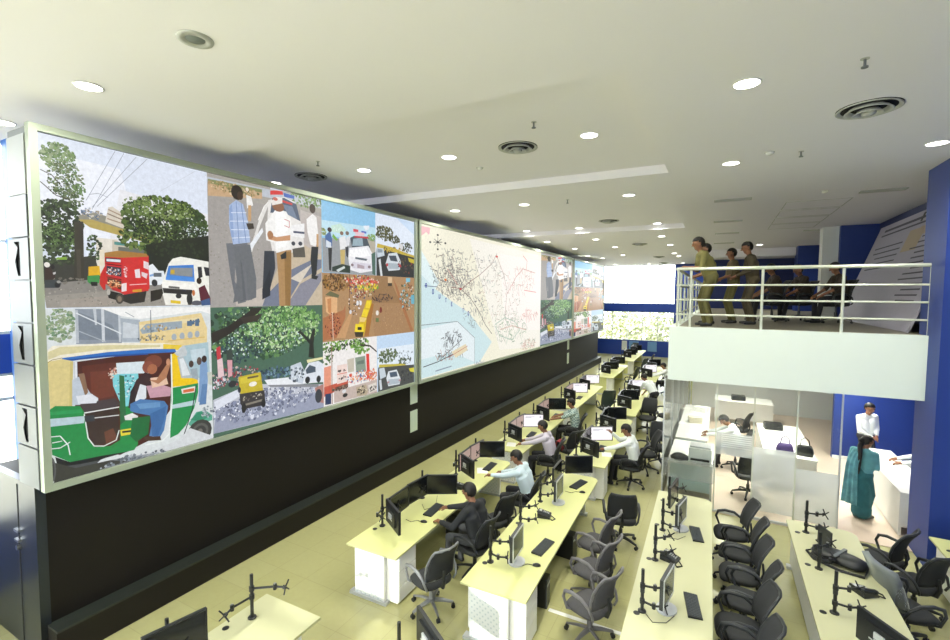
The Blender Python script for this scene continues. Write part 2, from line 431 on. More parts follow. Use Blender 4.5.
# ================================================================ VIDEO WALL
PICS = '''
PIC truck 1900 1920
P dfe6f4 0,1920 1900,1809 1900,814 0,648
P eef1fa 0,1730 793,1703 992,863 0,758
P e9e9ee 785,1457 1900,1319 1893,957 658,828
L 9aa0ad 6 428,1259 746,1910
L 9aa0ad 6 484,1163 843,1912
L 9aa0ad 6 485,1187 977,1897
L 9aa0ad 6 536,1207 1106,1904
L c5cad6 5 1253,1523 1729,1895
L 8f95a3 6 460,1335 551,1364 653,1335
B 260 25 6a8a4e,54753c,7d9460,8ea07a,4b6a38 182,1693 162,156
B 200 23 5a7a46,3f5a30,86976e,6d7a50 246,1463 166,204
B 140 19 4c6238,6d7c58,38482a 295,1270 113,160
B 60 17 5a7a46,6a8a4e 365,1374 58,58
B 420 29 2b3a22,3c4f2c,4a6034,22301c 157,977 235,247
B 260 27 5b7440,6b8450,3c4f2c,48612f 151,797 162,158
B 260 16 1c2616,28341e,121a0e 173,934 218,225
B 110 11 e2e8f4,d0d8e2 247,1486 148,226
B 90 13 3a4a2a,5a6a40 209,1433 146,202
L 3a3228 10 14,1392 149,1265 276,1243
L 3a3228 9 19,1522 121,1480 206,1365
P 3a3a34 0,517 548,636 537,311 0,275
B 200 25 34402a,2a3324,49583a 162,607 218,113
P 8f8d80 345,1072 513,1133 1114,979 1209,885 1110,823 478,962 362,1005
P b7a35a 343,1026 480,1045 1112,901 1184,869 1110,823 457,948
B 60 18 d9d4c6,7c8fa8,a59a88,5f6f86 483,1116 110,59
P d8cfc0 612,1040 649,1214 692,1233 798,1164 827,1045 836,971
L a58f7a 15 648,1190 808,1129
L 8c7a6a 15 636,1140 817,1080
L a58f7a 15 634,1079 827,1032
P d7dade 860,1024 977,1141 995,965 857,949
P 3a352c 305,997 391,1009 378,331 282,328
P 4a453a 313,676 351,680 349,341 311,340
P e4ded2 514,836 744,837 730,403 540,396 504,550
P c9c0ae 679,830 897,777 1107,744 1100,509 668,486
P 4f8f8a 700,808 1109,797 1108,757 699,771
P 6a6e66 741,750 1107,744 1103,587 737,639
B 90 21 3c4a30,56703f,2a3322 489,715 81,143
P 86b03c 125,571 216,588 224,555 124,548
B 700 40 34461f,46592a,586c34,26341a,5f7538 1330,1139 542,322
B 320 34 2f3f1d,4c6130,6c8040 1111,875 364,183
B 320 36 2b391c,485c2c,39502a 1637,1098 253,280
B 380 20 1a2412,26321c,121a0e 1339,1006 518,202
B 260 19 7d9150,6e8446,889c5a 1247,1299 453,132
B 50 14 dfe6f0,c8d2dc 1720,1052 144,142
B 60 16 aab49a,cfd6c8 1304,1095 435,214
P 1f241a 1049,804 1895,1015 1895,448 1097,417
B 120 30 232b1b,303b24 1464,775 376,137
P 8a8680 0,275 538,347 1220,409 1897,521 1899,9 17,9
P 9a958c 5,143 746,217 1890,258 1899,9 17,9
P a39a90 145,97 856,167 1088,102 528,21 142,17
B 160 12 8a857c,a8a39a,7c776e 743,142 877,112
B 40 19 6c675c,7a756a 291,316 237,35
P dfae1e 422,486 533,503 539,384 418,367
P 3f8f4a 409,379 530,395 526,299 445,273 406,308
P 222222 436,309 506,310 505,262 445,261
P e9dfc8 539,696 591,700 585,506 533,503
P b81f1c 598,604 771,653 756,179 659,216 589,312
P c62420 540,408 595,519 586,215 565,215 526,287
P c8282a 589,640 1081,664 1067,207 788,154 588,288
P d32b2b 781,629 1081,664 1080,233 788,167
P a8793a 590,664 739,701 1057,688 1080,651 780,617 588,615
P 2b2a33 598,604 758,603 756,553 597,555
P dfe3ea 608,593 758,590 757,559 607,562
P 3a3040 606,508 765,492 762,379 602,410
B 40 12 c7d6e6,8aa6c8,e2b9a0,d98060,efe6da 677,438 75,49
P 5a3020 611,362 760,329 757,217 609,276
B 50 14 d07a4a,e0a070,c45c38,efc89a 683,290 75,49
L 3a0f0f 10 596,531 766,516
L 3a0f0f 10 601,374 761,342
P e8dde0 911,474 969,489 977,374 919,372
P e6d3d6 991,452 1062,429 1048,363 990,400
P e8d8dc 1019,595 1078,573 1075,482 1016,505
B 14 15 f0e4e4,e4b8b8 809,469 22,100
P d8a030 880,218 984,232 983,193 879,193
P efe0e0 759,292 815,306 812,205 756,192
L f0d0d0 9 848,281 1046,298
P 1d1b1a 596,215 766,167 763,67 614,118
P 2a2826 766,154 1043,207 1015,64 852,40 763,79
E 4a443c 731,104 44,62
E 8a7a68 731,104 24,37
E 302a26 981,129 35,65
E b6b2aa 616,191 19,39
P e8edf2 1077,534 1126,563 1197,474 1260,477 1283,371 1217,288 1081,286
P 7fa6d8 1085,417 1134,432 1134,405 1085,391
E 2c2c30 1143,313 37,46
P 5d6670 1135,445 1234,449 1233,396 1133,392
P 2a2520 1091,207 1279,249 1211,101 1087,63
P f0efe6 1230,302 1327,575 1381,646 1488,681 1885,637 1885,82 1470,44 1272,20 1251,141
P 3e7fd0 1326,548 1665,581 1673,369 1283,371
P 8a8f92 1351,522 1650,537 1646,410 1336,426
P 4d8fe0 1297,425 1674,397 1673,340 1282,357
P c8a830 1351,495 1403,497 1402,443 1349,441
P f7f5ee 1243,329 1686,312 1712,213 1612,169 1240,222
P 302d2c 1241,249 1641,226 1625,155 1252,182
P 6a6764 1318,277 1463,266 1462,238 1318,250
P 2a2a30 1721,555 1779,559 1790,415 1731,385
P 2a2a30 1809,560 1883,550 1895,433 1835,431
P f0eee6 1239,168 1582,127 1565,15 1272,20
P e0c020 1339,87 1471,72 1470,30 1338,46
E 303030 1446,141 40,35
E 2d2d2d 1596,99 42,85
E c87030 1654,184 21,43
P 5c2030 1728,256 1817,300 1900,111 1899,9 1751,54
E 2a1a14 1738,356 38,46
P 3e5a88 1752,69 1886,111 1899,9 1764,0
E 5a5a62 1693,41 72,36
E 1c1a1a 86,467 18,28
P 3a2a26 24,453 68,455 109,356 53,288 10,298
E ece8e0 38,487 26,29
P 3c4244 11,320 116,323 160,279 113,233 8,231
E 232323 123,267 27,34
E 9a9a96 134,301 18,16
P cfcfcf 84,400 111,413 110,390 92,378
PIC rick 1900 1980
P d9dfe0 17,1980 1900,1958 1900,872 6,1181
B 200 25 7f9a72,a8b894,6a8a6a,9aa68a 135,1793 136,205
P 8e97a2 280,1971 738,1959 746,1519 276,1562
P 7a8490 307,1935 646,1764 726,1571 296,1607
P b7bec6 280,1960 308,1959 305,1571 276,1574
P c6ccd2 455,1967 486,1966 489,1773 469,1774
P cfd4da 537,1965 568,1964 565,1560 534,1563
P c8ced4 716,1947 749,1947 736,1545 714,1547
L dde2e6 14 288,1924 521,1783 750,1645
L aab2ba 12 281,1726 576,1559
P a9b3bd 735,1847 961,1811 952,1526 747,1544
P c9d0d6 766,1795 935,1748 930,1580 760,1593
P e6cf96 948,1786 1762,1875 1845,1653 1836,1329 951,1513
P e9d9ae 959,1746 1746,1818 1744,1760 957,1694
P f3f3f1 527,1977 1900,1958 1900,1856 1762,1904 961,1824 747,1871
B 10 26 4c6a8a,3c506a 1686,1749 101,36
P 546f8c 1559,1769 1629,1766 1627,1695 1557,1699
P 546f8c 1672,1778 1730,1775 1728,1689 1670,1692
P 9aa8b2 957,1682 1030,1755 1491,1773 1488,1675 979,1628
B 30 21 7f8f9c,c8d0d6,a8884c,d8c088 1200,1692 227,40
B 40 19 5f6a72,8e969c,b09a62 1097,1566 171,40
E a6b0b8 1377,1557 34,48
E a6b0b8 1485,1563 35,49
E a6b0b8 1596,1568 37,50
E a6b0b8 1696,1575 35,50
L d8b868 14 1297,1509 1811,1523
P a9c3cc 1481,1423 1854,1446 1871,910 1496,969
P c5d6de 1590,1355 1807,1362 1817,1184 1613,1181
L 5c6670 9 1090,1937 1084,1527
L 8a949c 8 792,1920 892,1853
P 4a2018 259,1353 1067,1383 1424,1344 1337,1077 1296,557 1032,211 680,117 369,274 240,789
P 5e2a1e 324,1297 696,1297 702,815 338,828
P 6e3526 401,1214 671,1200 639,878 409,874
P 7fd0d8 627,1169 917,1139 925,638 742,653 632,1005
P d8e4ea 673,1287 1064,1264 1059,1104 680,1148
B 60 18 5fb8c8,dff0f4,3a6878,e8e8ea 774,980 123,153
B 25 19 d8c8b8,e6d8cc,c88878 627,1181 53,75
P efe9d4 0,1498 55,1560 617,1543 1245,1486 1481,1437 1425,1372 947,1370 121,1393 5,1385
P d8cfa0 17,1496 126,1542 616,1518 1193,1464 1193,1437 510,1467 123,1450 14,1406
P e6c840 1232,1474 1481,1437 1425,1372 1230,1406
P 2f6fc0 140,1414 214,1417 593,1434 1044,1425 1386,1390 1398,1347 947,1370 612,1395 231,1368 139,1379
P 1f4f9a 139,1391 591,1397 1043,1372 1042,1352 591,1372 138,1374
P d9c98a 5,1385 139,1402 231,1368 204,832 12,850
P cbbb78 212,1358 241,1367 213,830 185,836
L 8c7c3c 7 4,1374 49,1402 140,1414
P c6ccd4 240,1355 278,1362 274,960 244,907
P e8eaee 259,1353 273,1351 266,997 252,1000
P bcc6d2 224,1146 301,1181 392,962 471,886 469,837 290,838 214,854
P 8a6a52 283,1208 341,1211 373,977 342,935
P 463c3e 290,850 649,851 701,764 537,699 326,746
P dfe3ea 255,952 412,946 470,874 448,829 271,854
P 3a2a26 326,746 678,743 675,311 391,316 336,478
P 6a4030 519,454 615,479 664,314 535,300
P 1e8a45 3,841 58,875 289,826 326,746 354,400 421,295 576,263 686,308 697,650 688,716 834,723 888,199 839,134 467,157 172,190 12,323
P b6ccd4 0,739 324,698 321,615 0,649
P 2a9a55 11,816 307,786 306,739 10,782
L dfe9e4 12 325,722 354,424 411,311 513,281 643,320 679,437
L e8eae8 14 325,734 688,729
L d8dad8 12 333,660 685,627
P 34383e 324,698 423,688 431,612 331,624
L e6eaea 11 1,533 91,520 160,395 175,272
L e6eaea 11 0,396 86,382 180,425
L e6eaea 10 17,460 107,457
P 12141a 38,292 172,190 468,170 793,134 519,129 216,80 59,133
P e4d23a 690,435 825,426 823,348 699,355
P 2a3420 712,416 813,403 812,377 711,391
P 2c6a40 701,1132 756,1111 761,546 692,498
P 3c2428 816,870 890,1038 999,1127 1082,1061 1076,874 952,765 879,675 788,694
P 2c1c20 817,895 865,977 892,711 810,689
P dde2e8 935,979 1005,940 1001,782 880,714 871,781
P c79aa8 1005,940 1178,937 1331,856 1301,750 1049,772
P e6c2a8 1057,1038 1257,1034 1280,920 1077,901
E 7a4030 1100,1246 111,93
E 8a4a3a 1037,1187 72,79
E a86848 1085,1154 61,67
P b07a58 1044,1013 1130,1000 1289,1222 1328,1217 1257,1007 1153,942
E c8906c 1289,1222 26,48
P 4a7ab0 812,741 929,782 1222,697 1271,618 1210,300 1157,218 1022,268 1078,524 877,610 809,651
P 3a68a0 1042,559 1245,623 1214,437 1132,238 1058,258
P 6896c4 881,727 1171,694 1169,626 925,651
P e9e6e4 740,602 831,620 899,565 874,518 749,548
P 1a6a38 829,555 1042,532 1010,298 865,231 799,328
P 4a3428 961,271 1157,231 1168,173 983,211
P f1c914 1344,1325 1424,1344 1468,973 1679,940 1691,851 1331,870
P f1c914 1318,872 1331,1327 1384,1321 1384,874
P b4bcc0 1409,1276 1491,1281 1608,980 1455,975
P dfe5e8 1435,1245 1490,1253 1580,999 1469,1001
P 1f8f4c 1317,858 1691,865 1688,734 1624,514 1505,296 1392,196 1285,169
P b9d2d6 1311,623 1641,626 1625,557 1309,568
P e8e4da 1450,821 1647,829 1644,742 1462,748
P d86a3a 1477,802 1632,803 1630,759 1476,759
L e9efec 18 1331,1327 1326,690 1273,228 1181,156 970,162
P c3c9cc 1371,1336 1452,1383 1509,1434 1547,1331 1532,1276 1409,1290
L 222a2c 14 1661,841 1595,491 1504,253 1459,135
P 5aa890 1533,303 1651,449 1783,450 1887,351 1885,276 1704,261 1560,267
P 2f8a68 1562,354 1680,443 1797,417 1871,340 1705,305
E 3a3a38 1701,158 176,169
E 5e5e5a 1701,158 124,117
E 3c3c3a 1701,158 88,81
E 77736c 1701,158 37,37
P 7fa0c8 1728,1166 1819,1243 1841,944 1801,565 1684,589
P 5f84b0 1749,841 1823,828 1800,535 1697,542
E 3a2a24 1788,1202 39,53
E 5c4a44 1714,1182 36,58
E 4a3a34 1598,1154 35,50
P 9aa8b0 1582,1084 1682,1085 1692,909 1607,951
P c8ccc0 1828,1005 1900,994 1898,800 1838,826
B 40 24 8a98a0,b8c2c6,6a7680 1797,417 90,89
P d5d9dc 1390,112 1559,238 1900,28 1892,0 1277,0 564,0 19,8 24,145 465,96 1027,50
P 8e949a 41,116 679,79 1151,13 1023,0 260,0 19,8
P 4a4e52 7,174 266,136 466,120 361,31 37,24
P 3a3a34 9,243 217,104 570,87 767,12 410,0 18,0
B 70 26 8a94a0,a8b0b8,5a626a,6a727a 847,0 392,92
E 5a5c5c 0,154 40,148
E 3a3c3c 0,157 26,103
PIC police 2170 1850
P a9a49c 0,1793 2170,1842 2169,0 0,9
P bcc2cc 0,1793 2170,1842 2170,1695 11,1681
P 8a9060 14,1767 913,1791 911,1679 9,1580
P c9a884 12,1710 521,1718 912,1743 910,1647 8,1537
B 160 23 7a7a4c,b89a70,9a8a5c,d8c0a0 420,1700 433,76
B 130 27 5f7a44,7a9a58,88a868 1818,1783 343,125
P a5a09c 8,1537 2145,1617 2169,0 0,9
P bdb4b0 1681,1602 2169,1547 2157,804 1670,985
P e3e0dc 907,1485 1023,1633 1042,1604 864,1238 709,824 656,820
L f2f0ec 13 829,1314 945,1540 1062,1656
P c8b8a0 1456,1139 2158,879 2169,0 875,6
P 757c90 877,105 1445,586 1940,791 2157,804 2155,655 1659,418 1329,0 875,6
P 8a8a98 1350,0 1658,365 2154,580 2151,431 1765,0
B 240 15 a09a94,b2ada6,989288 413,725 435,676
P d9cfc0 1443,448 1939,718 1659,383
P c3b9b0 398,109 1035,353 875,6 413,16
P e9edf2 498,730 901,1211 918,1148 583,705
P 3b352e 388,1754 453,1706 416,1548
P 6f7278 270,911 624,959 705,617 733,266 693,106 482,77 410,571 384,186 586,75 448,46 325,491
P 5f6268 417,878 501,885 587,107 482,77
P 6a6d72 400,877 676,932 773,428 766,138 622,91 596,501 497,699 535,107 364,63 439,418
P a9bbdc 332,1459 450,1553 567,1511 648,1243 677,964 384,906 325,1172
P 8fa6d0 331,1413 382,1482 402,938 354,1024
L dfe8f6 11 362,1358 616,1395
L dfe8f6 11 343,1235 649,1275
L dfe8f6 11 357,1115 663,1151
L dfe8f6 11 370,996 679,1043
L 6f88b8 11 449,1523 485,930
L 6f88b8 11 533,1521 606,957
P 33271f 613,1239 737,1254 753,1177 646,1149
E 2c241f 469,1663 101,107
E 4a382c 519,1626 51,62
P f1efec 623,1660 710,1644 743,1524 635,1460
P c8a070 654,1510 707,1518 702,1281 649,1275
E e8dcd0 642,1741 28,28
P e6e3e0 1023,1649 1342,1754 1552,1704 1720,1308 1759,957 1450,863 1084,869 996,1255
P 48566e 1101,1695 1342,1737 1594,1676 1677,1409 1337,1500 1058,1459
P 6f7f98 1299,1629 1507,1628 1612,1435 1420,1478
P d83a3c 1065,1803 1304,1850 1323,1784 1064,1738
P 3f62b8 1323,1817 1553,1807 1552,1755 1342,1754
P d0d4e0 1066,1850 1512,1850 1511,1850 1065,1820
P c33838 1300,1696 1508,1679 1508,1645 1300,1662
P f0eff0 1459,1312 1766,1385 1762,1136 1477,1142
P 4a5068 1521,1233 1764,1243 1763,1207 1521,1198
E 3a3e4a 1517,1025 43,35
E 3a3e4a 1670,1038 45,35
P 56524c 1494,936 1759,993 1779,816 1513,798
P 2f3440 931,857 1124,872 1138,606 992,153 878,137
P 1f2430 880,268 1040,601 1031,170 877,105
P b08a5c 1163,875 1473,917 1466,535 1434,0 1206,0 1195,440
P 94703f 1325,854 1472,899 1434,0 1329,0
P f3f2f0 959,1283 1177,1543 1379,1523 1481,1383 1473,934 1163,842 1126,1005 972,1024
P fbfbfa 1137,1504 1338,1517 1417,1306 1368,960 1164,909
P c9966e 1012,1126 1168,1093 1456,1157 1454,1070 1166,1026 1011,1044
E a87650 1051,1114 58,66
E 8a5a40 1217,1582 121,84
P ece6e2 1081,1643 1181,1726 1301,1730 1299,1645 1099,1580
E c86a5a 1160,1689 50,27
L c02a3a 10 1335,1398 1439,1378 1437,1275 1333,1296
P 23272c 1242,814 1367,891 1365,771 1261,748
P f1efee 1813,1462 1953,1571 2047,1530 2090,1169 2015,1015 1898,1041 1832,1250
P c8a070 2043,1237 2091,1243 2087,984 2039,1017
P 20242c 1921,1007 2087,1021 2031,539 1935,462 1894,788
E 3a2a22 1955,1662 71,81
P 22242a 1913,534 2079,503 2030,446 1911,461
PIC street 2170 1950
P 4a6a58 0,1950 2169,1931 2170,0 0,62
B 500 50 2c4a34,3c5f3c,50784a,6a9458,24382c 923,1559 1068,463
B 400 41 7fae66,9cc480,5c8a4c,c0d8a8 1323,1619 792,380
B 160 31 2a3f46,38525a,1f3038 465,1275 446,220
B 120 21 c8dce4,e6f0ee,aac8c0 863,1398 941,296
B 160 39 74a058,8cb86c,4c7a3e 1648,1727 492,179
B 300 18 1c2c1c,dff0c8,2a4030,b8d898 1020,1586 1014,401
P 2a2420 3,1575 273,1663 618,1866 690,1928 874,1940 798,1844 561,1710 303,1538 14,1411
P 3a302a 476,1777 872,1825 795,1730 543,1679
P 262a26 1818,1005 1845,1241 1643,1440 1577,1480 1644,1512 1846,1315 1920,1494 1992,1526 1939,1233 1959,970
P 39443e 232,1299 330,1289 355,943 240,960
B 160 28 4a5a6a,303c48,7a8a98,c8b0a8,9a3a48 387,875 405,141
P c83a44 74,1345 138,1369 149,1186 85,1163
P e6c8cc 85,1163 165,1184 190,906 94,890
P d8a0a8 244,1144 326,1134 320,886 254,880
B 80 21 e6d8dc,b04858,d8e0e8,40485a 92,815 125,91
B 120 34 54708a,38506a,7a98a8,2c3c50 1102,816 439,102
P c3c6d2 8,573 627,709 2170,443 2170,0 0,62
P 9aa0b6 51,443 805,480 2170,289 2170,0 436,56 0,62
B 240 44 7f86a0,a9b0c6,d8dce8,6a7088 955,349 1008,236
B 260 20 4a5068,eef0f6,5a6078 956,383 1008,236
P dfe3ee 23,540 382,656 447,549 51,413
P eceff4 886,732 1629,684 2148,566 2147,489 1199,577 961,619
P 8a8c92 942,639 2048,468 2047,411 999,595
P dfe5ee 1722,779 1816,895 2055,902 2170,829 2170,481 1718,561
P 4a5868 1745,776 1839,855 1980,799 1979,705 1766,700
P e8e3b0 1771,956 2154,966 2170,925 1793,898
P c9d2de 1414,894 1634,937 1743,703 1672,532 1409,647
B 60 29 3a4450,dfe6ec,7a8894 1541,733 176,125
E 2a2c30 1787,586 58,64
E 2a2c30 2049,562 54,66
P b08078 1950,409 2170,447 2170,77 2042,127
E 3a3e48 2044,241 86,133
P c8b432 420,854 814,876 863,535 448,564
P d8c640 454,833 776,848 811,744 452,738
P 6a5a3a 576,830 776,832 775,799 575,798
E f0ece0 672,701 72,39
P 3a3638 431,583 883,565 896,311 512,327 444,422
P 8a8478 514,407 841,423 841,389 513,375
B 20 23 a09a8c,6a6058,e0dcd0 658,492 181,49
E 26262a 503,345 42,80
E 26262a 859,352 42,75
E 30303a 433,647 26,47
E 2c2c30 317,761 66,54
PIC policecar 1520 1340
P 8ec4e8 0,1320 1520,1340 1520,767 10,755
P bfe0ee 0,974 1519,1020 1517,764 9,680
B 40 26 8a9a58,a8b070,7a8a50 10,755 99,74
P 9a9ea2 9,643 1517,764 1520,0 24,10
P b8b0a0 1229,733 1517,721 1520,466 1353,451
B 60 28 7a9a58,90b068 1420,796 162,64
P c9e6d8 239,896 478,966 641,869 530,778 264,785
B 16 19 6a8a84,e0f0ea 423,881 161,58
P 7ab048 289,750 420,649 366,624 262,690
P 4a6aa0 84,689 212,798 262,632 260,518 106,466
P d8e0ea 108,616 235,573 234,477 106,485
E 3a2c2c 200,815 57,45
P 2c2c30 157,470 259,480 227,38 176,55
P e8e8ea 447,691 612,748 665,516 471,460
P c8b070 471,460 609,471 575,34 493,50
E 8a6a58 516,786 49,39
P dfe0e6 639,711 753,764 722,561 638,553
E 7a6a60 669,804 51,40
P 3a3c44 609,531 693,538 691,319 635,355
P 4a5660 752,724 868,776 1230,796 1354,578 808,529
P 9ab0bc 839,713 1106,762 1135,599 808,569
P ecebf0 722,521 1291,614 1417,456 1414,93 1038,34 745,82 691,319
P fafafc 750,484 1228,566 1352,408 922,335 720,361
P 5a6470 893,354 1257,338 1225,294 892,313
P d8d4e0 804,247 1383,241 1382,113 803,125
E 8a7a80 804,186 41,30
E 8a7a80 1318,173 45,32
P b0a0a8 950,215 1162,186 1161,123 950,133
P d84a58 841,914 988,912 987,851 840,854
P 4a62c0 1077,903 1231,900 1230,859 1077,861
P e8c8d0 869,857 1169,872 1168,810 927,783
P e8eef6 1139,1013 1326,1038 1294,950 1200,917
P c83a48 868,776 1292,803 1292,761 868,746
P 2a3a34 254,116 522,189 746,163 744,22 253,39
P d0d8d8 359,64 577,153 604,115 412,27
P 4a6a60 1385,453 1520,509 1520,0 1413,29
PIC cars 1400 1320
P dfe8f6 1,1320 1395,1293 1395,428 28,552
P c8dcf4 1,1320 695,1320 1395,1006 1395,1293
B 130 40 4a4c28,343820,5c5c34 301,927 312,154
B 60 36 4a4c28,3c4024 656,832 184,91
B 60 38 4c5238,343a2c 1073,688 236,117
P d8d8da 804,756 956,748 956,631 803,618
P c8b040 62,684 582,645 1033,568 1395,525 1395,428 28,552
P 2a2c30 28,595 1395,476 1394,0 24,0
B 40 30 c8a838,8a7a30,3a3c3a 655,583 516,68
P c8d4de 28,595 264,594 298,443 60,382
P 8a98a4 61,576 230,569 229,504 61,490
P d4dbe2 438,498 728,544 878,347 839,160 436,118 331,268
P 3c4858 438,453 691,472 765,340 508,346
P aab6c0 401,295 802,296 802,181 436,163
E b83a40 383,249 42,36
E b83a40 840,252 46,37
B 60 35 24242a,4a4448,6a5a3c,8a3a3a 1071,265 316,188
P c8b838 1151,459 1395,428 1394,332 1191,367
P d8dce0 93,341 160,367 226,0 158,0
PIC market 2920 1320
P b08a62 0,1320 2914,1313 2913,0 4,27
P a8825c 1344,728 2550,711 2830,0 1467,9
B 120 20 a07a54,c09a70 1950,380 644,317
P 9a7650 1478,1309 1955,1304 2395,713 1344,728
B 220 35 5a3a1c,7a5228,8a6a30,4a2c14,a87a40 356,1151 373,175
B 200 33 b03a2c,e0d0b8,5a3a2c,3a4a3a,d8b040,40507a,8a4a30 1096,1086 429,250
B 90 33 d84a3c,f0e6da,e05848 1097,1190 552,83
B 40 38 e8c820,f0d840,6a9a3c 1283,1068 381,64
P e0b080 67,860 378,859 374,546 241,492 88,574
P c88a58 117,821 220,840 216,532 139,573
P 6a6a4a 67,898 196,974 433,898 405,839
P b07048 11,463 538,600 595,699 592,438 341,57 4,27
B 90 27 8a3a2a,5a2c20,c87858 265,316 211,233
P c89a6c 341,57 735,554 792,512 587,37
L e8d8c8 14 242,570 261,25
L 6a4028 14 716,1320 706,555
B 50 25 e8e0dc,3a2c2c,5a4034 853,694 176,205
E e8e8ec 942,734 36,52
E e8e8ec 1032,732 36,52
E dfe0e4 735,554 35,41
P d8b41e 1217,793 1376,792 1375,663 1245,325 1117,37 876,117 1029,420
P f0d42c 1217,772 1344,771 1311,622 1185,625
P f0d42c 1122,605 1279,580 1214,433 1060,460
P e8cc80 999,442 1214,412 1151,330 998,338
P f2d82a 878,303 1119,290 1118,121 847,140
P 2c2420 937,237 1057,230 1057,167 936,175
P 3a3024 847,140 1118,121 1086,18 875,34
P a87030 1214,412 1376,727 1440,705 1274,24 1148,34
B 70 27 3a2c30,584048,2a2024 1742,833 344,89
E 7a2420 1672,569 41,66
E eae4dc 1554,507 47,55
P 6a7a4a 1504,400 1603,395 1603,307 1503,312
P d8b890 1919,1302 2062,1307 2062,1149 1919,1146
P 3a3028 1919,1168 2062,1172 2061,1104 1918,1101
P a87048 2099,1286 2245,1107 2871,48 2789,0 2319,784
B 110 36 8a4a30,4a6a4a,70b0c0,d8d0c0,5a3a2c 2629,876 279,381
P 7ac0d8 2591,1302 2750,1308 2750,1212 2590,1208
P 6ab0c8 2790,900 2914,900 2913,681 2790,683
PIC redshops 1560 1260
P f0ecea 4,1260 1560,1240 1557,0 10,39
B 160 40 3a5a28,6a9a3c,8ab850,2a3a20 614,1174 678,121
B 60 42 5a8a34,7aaa48 1084,1046 247,127
L 2a1c14 34 1023,1115 1336,1064 1560,910
B 50 29 3a5a2c,57803a 126,987 154,174
P e89a80 21,769 201,784 194,276 13,232
P c85a48 16,386 661,435 660,313 13,194
P efd8d0 360,762 637,766 632,399 355,385
B 8 28 2a2a30,3a3030 495,644 111,30
B 8 28 2a2a30,3a3030 493,503 111,30
L d86a58 14 358,584 635,583
P 8a9a8a 870,860 1175,866 1203,520 896,544
P 6a7a70 929,769 1143,785 1142,700 928,707
P e03a34 1207,905 1302,895 1329,327 1233,343
P c8c0b0 638,847 841,863 837,573 663,578
B 110 32 e06a4a,d84a3a,e89a60,4a6aa0,c8d0d8 1016,441 428,127
B 60 31 d85a44,e8a070 1427,377 132,175
P c6b4ac 273,261 1560,290 1557,0 270,24
P 7a4a3a 301,335 660,354 659,272 300,256
B 50 30 3a3030,5a4a44,8a7a6c 436,291 220,40
P b8a890 893,230 1201,241 1263,78 1198,4 921,36
B 30 30 5a4c38,3a342c,d8ccb0 1074,134 155,85
P e0d8d0 1264,208 1526,229 1558,46 1294,29
B 24 26 6a6460,3a3a3c 1392,120 131,66
E 2c2c30 572,124 71,41
E d8d8dc 545,211 56,41
L 8a5a40 19 220,1191 217,15
P 2a3a60 39,246 193,237 190,21 36,34
PIC trafficjam 1360 1260
P c3daf2 7,1260 1353,1227 1352,389 35,527
P e4eef8 38,970 1352,957 1352,438 35,571
B 130 41 5a6a48,45543a,6a7a54 384,774 359,160
B 60 38 5a6852,465248 986,584 238,96
B 20 29 8a98a0,a8b4b8 986,752 317,96
P c8b848 69,611 907,522 1227,406 907,379 69,544
P 4a4c4c 35,549 1352,438 1351,0 31,0
P c9d4dc 69,522 241,520 310,305 101,271
P dfe5ea 382,409 676,412 828,176 789,40 380,65 310,260
P 4a5a6c 418,380 676,365 714,242 454,260
P b0bcc6 381,225 790,182 789,64 381,88
E b88a90 381,157 43,23
E b88a90 789,135 46,24
B 70 39 2c2e34,4c4e54,6a6a60 1065,235 282,145
P d8d040 1146,369 1352,364 1352,240 1186,290
P d0d6dc 67,255 135,266 168,35 99,25
PIC map 8700 3860
P f4f0dc 0,3860 8676,3715 8700,0 6,21
P f8f4ea 2547,3771 8676,3715 8700,0 4740,266
P fdf6f0 4664,3490 8685,3510 8700,685 5139,926
P cfe6ea 4,2961 696,2273 1520,1947 2576,1575 3374,1042 4106,597 3253,41 6,21
P e2f2f4 4,3258 317,2981 892,2434 696,2273 5,2639
P e6f0f4 1531,543 6,504 6,1263 1860,1371 2906,826 2917,84
L 6a7078 15 5,1364 1860,1371 2906,826 2919,0
P efb8c0 47,3806 453,3806 407,3623 270,3683 48,3559
L 1c1c22 18 595,3464 1037,3506
L 1c1c22 18 812,3615 813,3354
L 1c1c22 16 643,3546 987,3422
L 1c1c22 16 643,3391 986,3581
E 1c1c22 812,3485 59,31
E 1c1c22 454,3450 47,26
E 1c1c22 1190,3494 52,27
E 1c1c22 812,3668 49,26
E 1c1c22 813,3301 49,26
H 114 19 50525a,6a6c70,8a7a70 1513,2836 1088,608
H 209 19 5a5c64,7a7c80,9a8a80,7a6c66 1850,2427 913,454
H 114 21 8a8c90,a89a90,a09088 3072,2911 1732,550
H 171 21 b0a8a0,c8a898,b0a090,a0b0a0 4700,1976 1781,950
H 114 22 7a9a78,98b090,9aa890,b0a8a0 5753,886 1458,435
H 76 24 90a890,c89080,d8b0a0 7344,231 859,197
H 95 23 c8b8b0,d8a098,d0a8a0 6645,2634 1391,524
H 57 24 d8b0a8,e09088 7517,1362 870,237
H 90 18 5a5c64,7a7c80 2960,1623 792,491
H 140 17 50525a,64666c 1407,2556 859,440
H 60 18 98b090,b0c0a0,a8a890 5389,1193 1226,425
L 6a5c5c 23 2082,2258 2569,2054 3092,1680 3654,1152 4100,862
L 8a5c58 19 1517,2337 2082,2287 2563,2500 3209,2732 4054,3120 4428,3472
L a88078 20 4430,3373 5007,2798 5275,2250 5201,1797 5130,1276
L c88078 21 5278,2146 6065,2765 6730,3087 8007,2989
L c05850 16 1299,2825 1850,2398
L e07068 23 6857,2299 8151,2229
L e05a58 22 6713,3572 7125,3412 7036,3026
L a8c0b0 27 4324,1146 5128,1346 6020,1161 6507,836 5763,523 4729,747 4324,1113
L 98b8a0 21 5128,1346 5573,897 5238,391
L d8b0a0 27 4724,953 5749,1030 7114,796
E b03038 2024,2286 70,35
E e07a30 1196,2522 63,33
